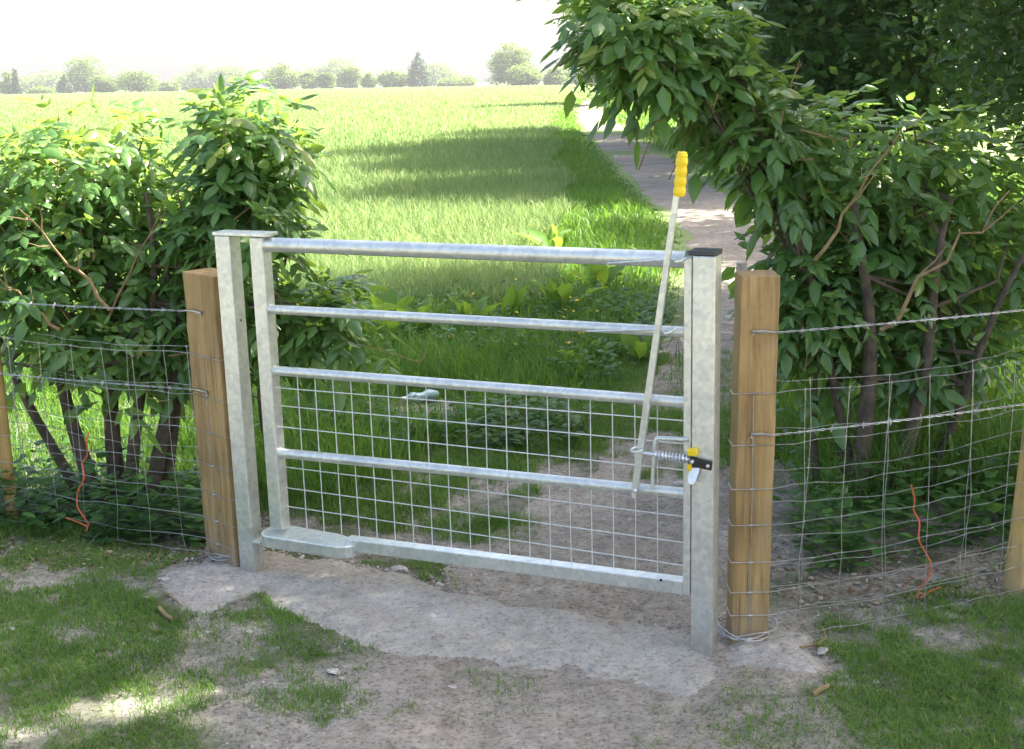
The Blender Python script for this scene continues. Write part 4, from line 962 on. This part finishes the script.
for i, (a, b_, w, l, g_) in enumerate((
    (401, 571, 22, 'flat pale stone lying in the dirt just behind the bottom rail', None), (440, 589, 11, 'small pale stone on the dirt right of the flat stone', None),
    (333, 674, 14, 'sharp white stone at the edge of the turf below the concrete', None), (342, 680, 8, 'small grey stone beside the sharp white stone', None),
    (164, 583, 11, 'white stone at the left tip of the concrete footing', None), (685, 645, 9, 'reddish stone at the foot of the latch post', None), (660, 627, 11, 'brown stone on the footing left of the latch post', None),
    (822, 658, 14, 'white stone at the right edge of the small footing', None), (768, 717, 8, 'white stone in the right hand turf near the bottom edge', None), (679, 486, 11, 'pale stone seen under the latch spring', None),
    (862, 752, 4, 'tiny pale stone at the bottom right', None), (12, 632, 8, 'white scrap-like stone at the left edge of the turf', None), (209, 636, 7, 'white stone in the left turf nearest the footing', None),
    (250, 636, 9, 'white stone in the left turf below the hanging post', None), (147, 602, 5, 'pale blue-grey stone left of the footing', None), (122, 607, 6, 'pale grey stone in turf left of the footing', None),
    (87, 562, 8, 'white stone in the litter under the left netting', None), (918, 636, 8, 'white stone in the litter under the right netting', None), (844, 681, 7, 'pale blue-grey stone right of the small footing', None),
    (876, 685, 7, 'white stone in the right hand turf', None), (1013, 713, 9, 'white stone at the right edge of the turf', None), (967, 702, 6, 'pale stone near the right edge of the turf', None), (905, 655, 7, 'faint grey stone in the turf below the right netting', None),
    (760, 730, 6, 'white stone at the bottom of the right turf', None), (515, 598, 8, 'stone in front of the middle of the bottom rail', None), (492, 594, 6, 'little white stone below the bottom rail', None), (575, 598, 6, 'white stone below the right half of the bottom rail', None), (616, 608, 7, 'pale stone in the loose dirt near the latch end', None),
    (463, 716, 9, 'brown clod in the trodden earth at the bottom', None), (452, 690, 9, 'reddish clod in the middle of the trodden earth', None), (640, 742, 7, 'blue-grey stone at the bottom edge of the trodden earth', None), (305, 430, 7, 'pale stone behind the left part of the gate mesh', None), (375, 500, 8, 'pale stone on the dirt behind the gate mesh', None), (600, 460, 7, 'pale stone on the path behind the gate mesh', None), (630, 520, 7, 'pale stone behind the mesh near the closing stile', None))):
    place_stone(a, b_, w * 1.1, i, l, 'loose pale stones around the gateway')
# fine gravel: uncountable
def gravel(n, fx, rlo, rhi, label):
    x, y, = fx(n); n = len(x); z = gh(x, y); r = rng.uniform(rlo, rhi, n) * rng.uniform(.6, 1.3, n)
    T = np.array([(1, 0, 0), (0, 1, 0), (-1, 0, 0), (0, -1, 0), (0, 0, .8), (0, 0, -.8)]) ; TF = np.array([(0, 1, 4), (1, 2, 4), (2, 3, 4), (3, 0, 4), (1, 0, 5), (2, 1, 5), (3, 2, 5), (0, 3, 5)])
    a = rng.uniform(0, 6.28, n); ca, sa_ = np.cos(a), np.sin(a); J = T[None] * rng.uniform(.6, 1.3, (n, 6, 1)) * r[:, None, None]
    Vx = J[..., 0] * ca[:, None] - J[..., 1] * sa_[:, None]; Vy = J[..., 0] * sa_[:, None] + J[..., 1] * ca[:, None]
    V = np.stack([Vx + x[:, None], Vy + y[:, None], J[..., 2] * .7 + (z + r * .25)[:, None]], -1).reshape(-1, 3)
    o = np_mesh('gravel', V, (np.arange(n)[:, None, None] * 6 + TF[None]).reshape(-1, 3), M['grit'], None, np.repeat(rng.uniform(0, 1, n), 6)); tag(o, label, 'gravel', kind='stuff')
m_, t_, b_s = newmat('grit'); at_ = N(t_, 'ShaderNodeAttribute', attribute_name='var'); r_ = ramp(t_, at_.outputs['Fac'], [(0, (.20, .15, .12)), (.6, (.36, .31, .27)), (.9, (.5, .46, .42)), (1, (.68, .66, .62))])
t_.links.new(r_.outputs[0], b_s.inputs['Base Color']); b_s.inputs['Roughness'].default_value = .9; M['grit'] = m_
def gr1(n):
    u = rng.random(n); x = GA[0] - .3 + (1.95) * u; y = GA[1] + (x - GA[0]) * ge[1] / ge[0] + rng.normal(.12, .16, n); k = ~onpad(x, y, -.03) | (rng.random(n) < .08); return x[k], y[k]
def gr2(n):
    x = rng.uniform(-1.2, 1.1, n); y = rng.uniform(2.8, 6.5, n); k = rng.random(n) < .35 + .65 * (pathd(x, y) < 1); return x[k], y[k]
gravel(2600, gr1, .003, .011, 'loose stony rubble along the line under the gate')
gravel(9000, gr2, .0016, .0055, 'fine grit scattered over the trodden earth of the gateway')
gravel(260, lambda n: (rng.uniform(-1.3, 1.2, n), rng.uniform(2.8, 5.4, n)), .005, .010, 'small stones half sunk in the trodden soil')
gravel(900, lambda n: (rng.uniform(.7, 2.6, n), rng.uniform(6, 16, n)), .004, .010, 'gravel scattered along the path')

# sticks, litter
def stick(pts_px, r, label, lift=.008, bark='twig'):
    pts = []
    for (a, b_) in pts_px:
        p = gnd(a, b_); pts.append(np.array([p[0], p[1], float(gh(p[0], p[1])) + r + lift]))
    o = MB().tube(pts, [r * (1 - .3 * k / len(pts)) for k in range(len(pts))], 7).build('stick', M[bark], None, sm=True); tag(o, label, 'stick', 'fallen sticks')
stick([(160, 615), (166, 621), (173, 626)], .008, 'short brown stick lying in the turf below the left footing')
stick([(812, 706), (820, 701), (828, 697)], .008, 'short pale stick lying in the turf below the small right footing')
stick([(800, 655), (818, 652), (826, 642), (822, 630)], .004, 'thin bent stick curling over the edge of the small footing')
stick([(163, 575), (158, 565), (160, 553)], .003, 'thin root curling up at the left tip of the footing')
stick([(165, 598), (176, 606), (182, 612)], .004, 'thin root lying along the front edge of the left footing')
# blue litter
p = gnd(424, 402); r = empty('plastic_bottle', (p[0], p[1], float(gh(p[0], p[1])) + .03), .5)
m_b = plain('pale_blue_plastic', (.45, .62, .66), .2)
pr = [(-.11, .012), (-.095, .012), (-.09, .014), (-.07, .026), (-.03, .028), (0, .022), (.03, .029), (.07, .027), (.085, .02)]
MB().tube([(a, 0, .006 * math.sin(a * 60)) for a, _ in pr], [b_ for _, b_ in pr], 12).build('bottle_body', m_b, r, sm=True)
MB().tube([(-.128, 0, 0), (-.110, 0, 0)], .015, 12).build('bottle_cap', M['zinc'], r, sm=True)
tag(r, 'crushed pale blue plastic litter lying in grass just below the third rail', 'litter')

# ------------------------------------------------------------------ haze
hb = MB().box((0, 600, 30), (1800, 1400, 64)); hz = hb.build('haze', M['stone'])
mh = bpy.data.materials.new('haze'); mh.use_nodes = True; t = mh.node_tree; t.nodes.remove(t.nodes['Principled BSDF'])
pvn = t.nodes.new('ShaderNodeVolumePrincipled'); pvn.inputs['Color'].default_value = (.93, .96, 1, 1); pvn.inputs['Density'].default_value = .00028
pvn.inputs['Anisotropy'].default_value = .2
t.links.new(pvn.outputs[0], t.nodes['Material Output'].inputs['Volume']); hz.data.materials.clear(); hz.data.materials.append(mh); tag(hz, 'pale haze thinning the far tree line', 'haze', kind='stuff')
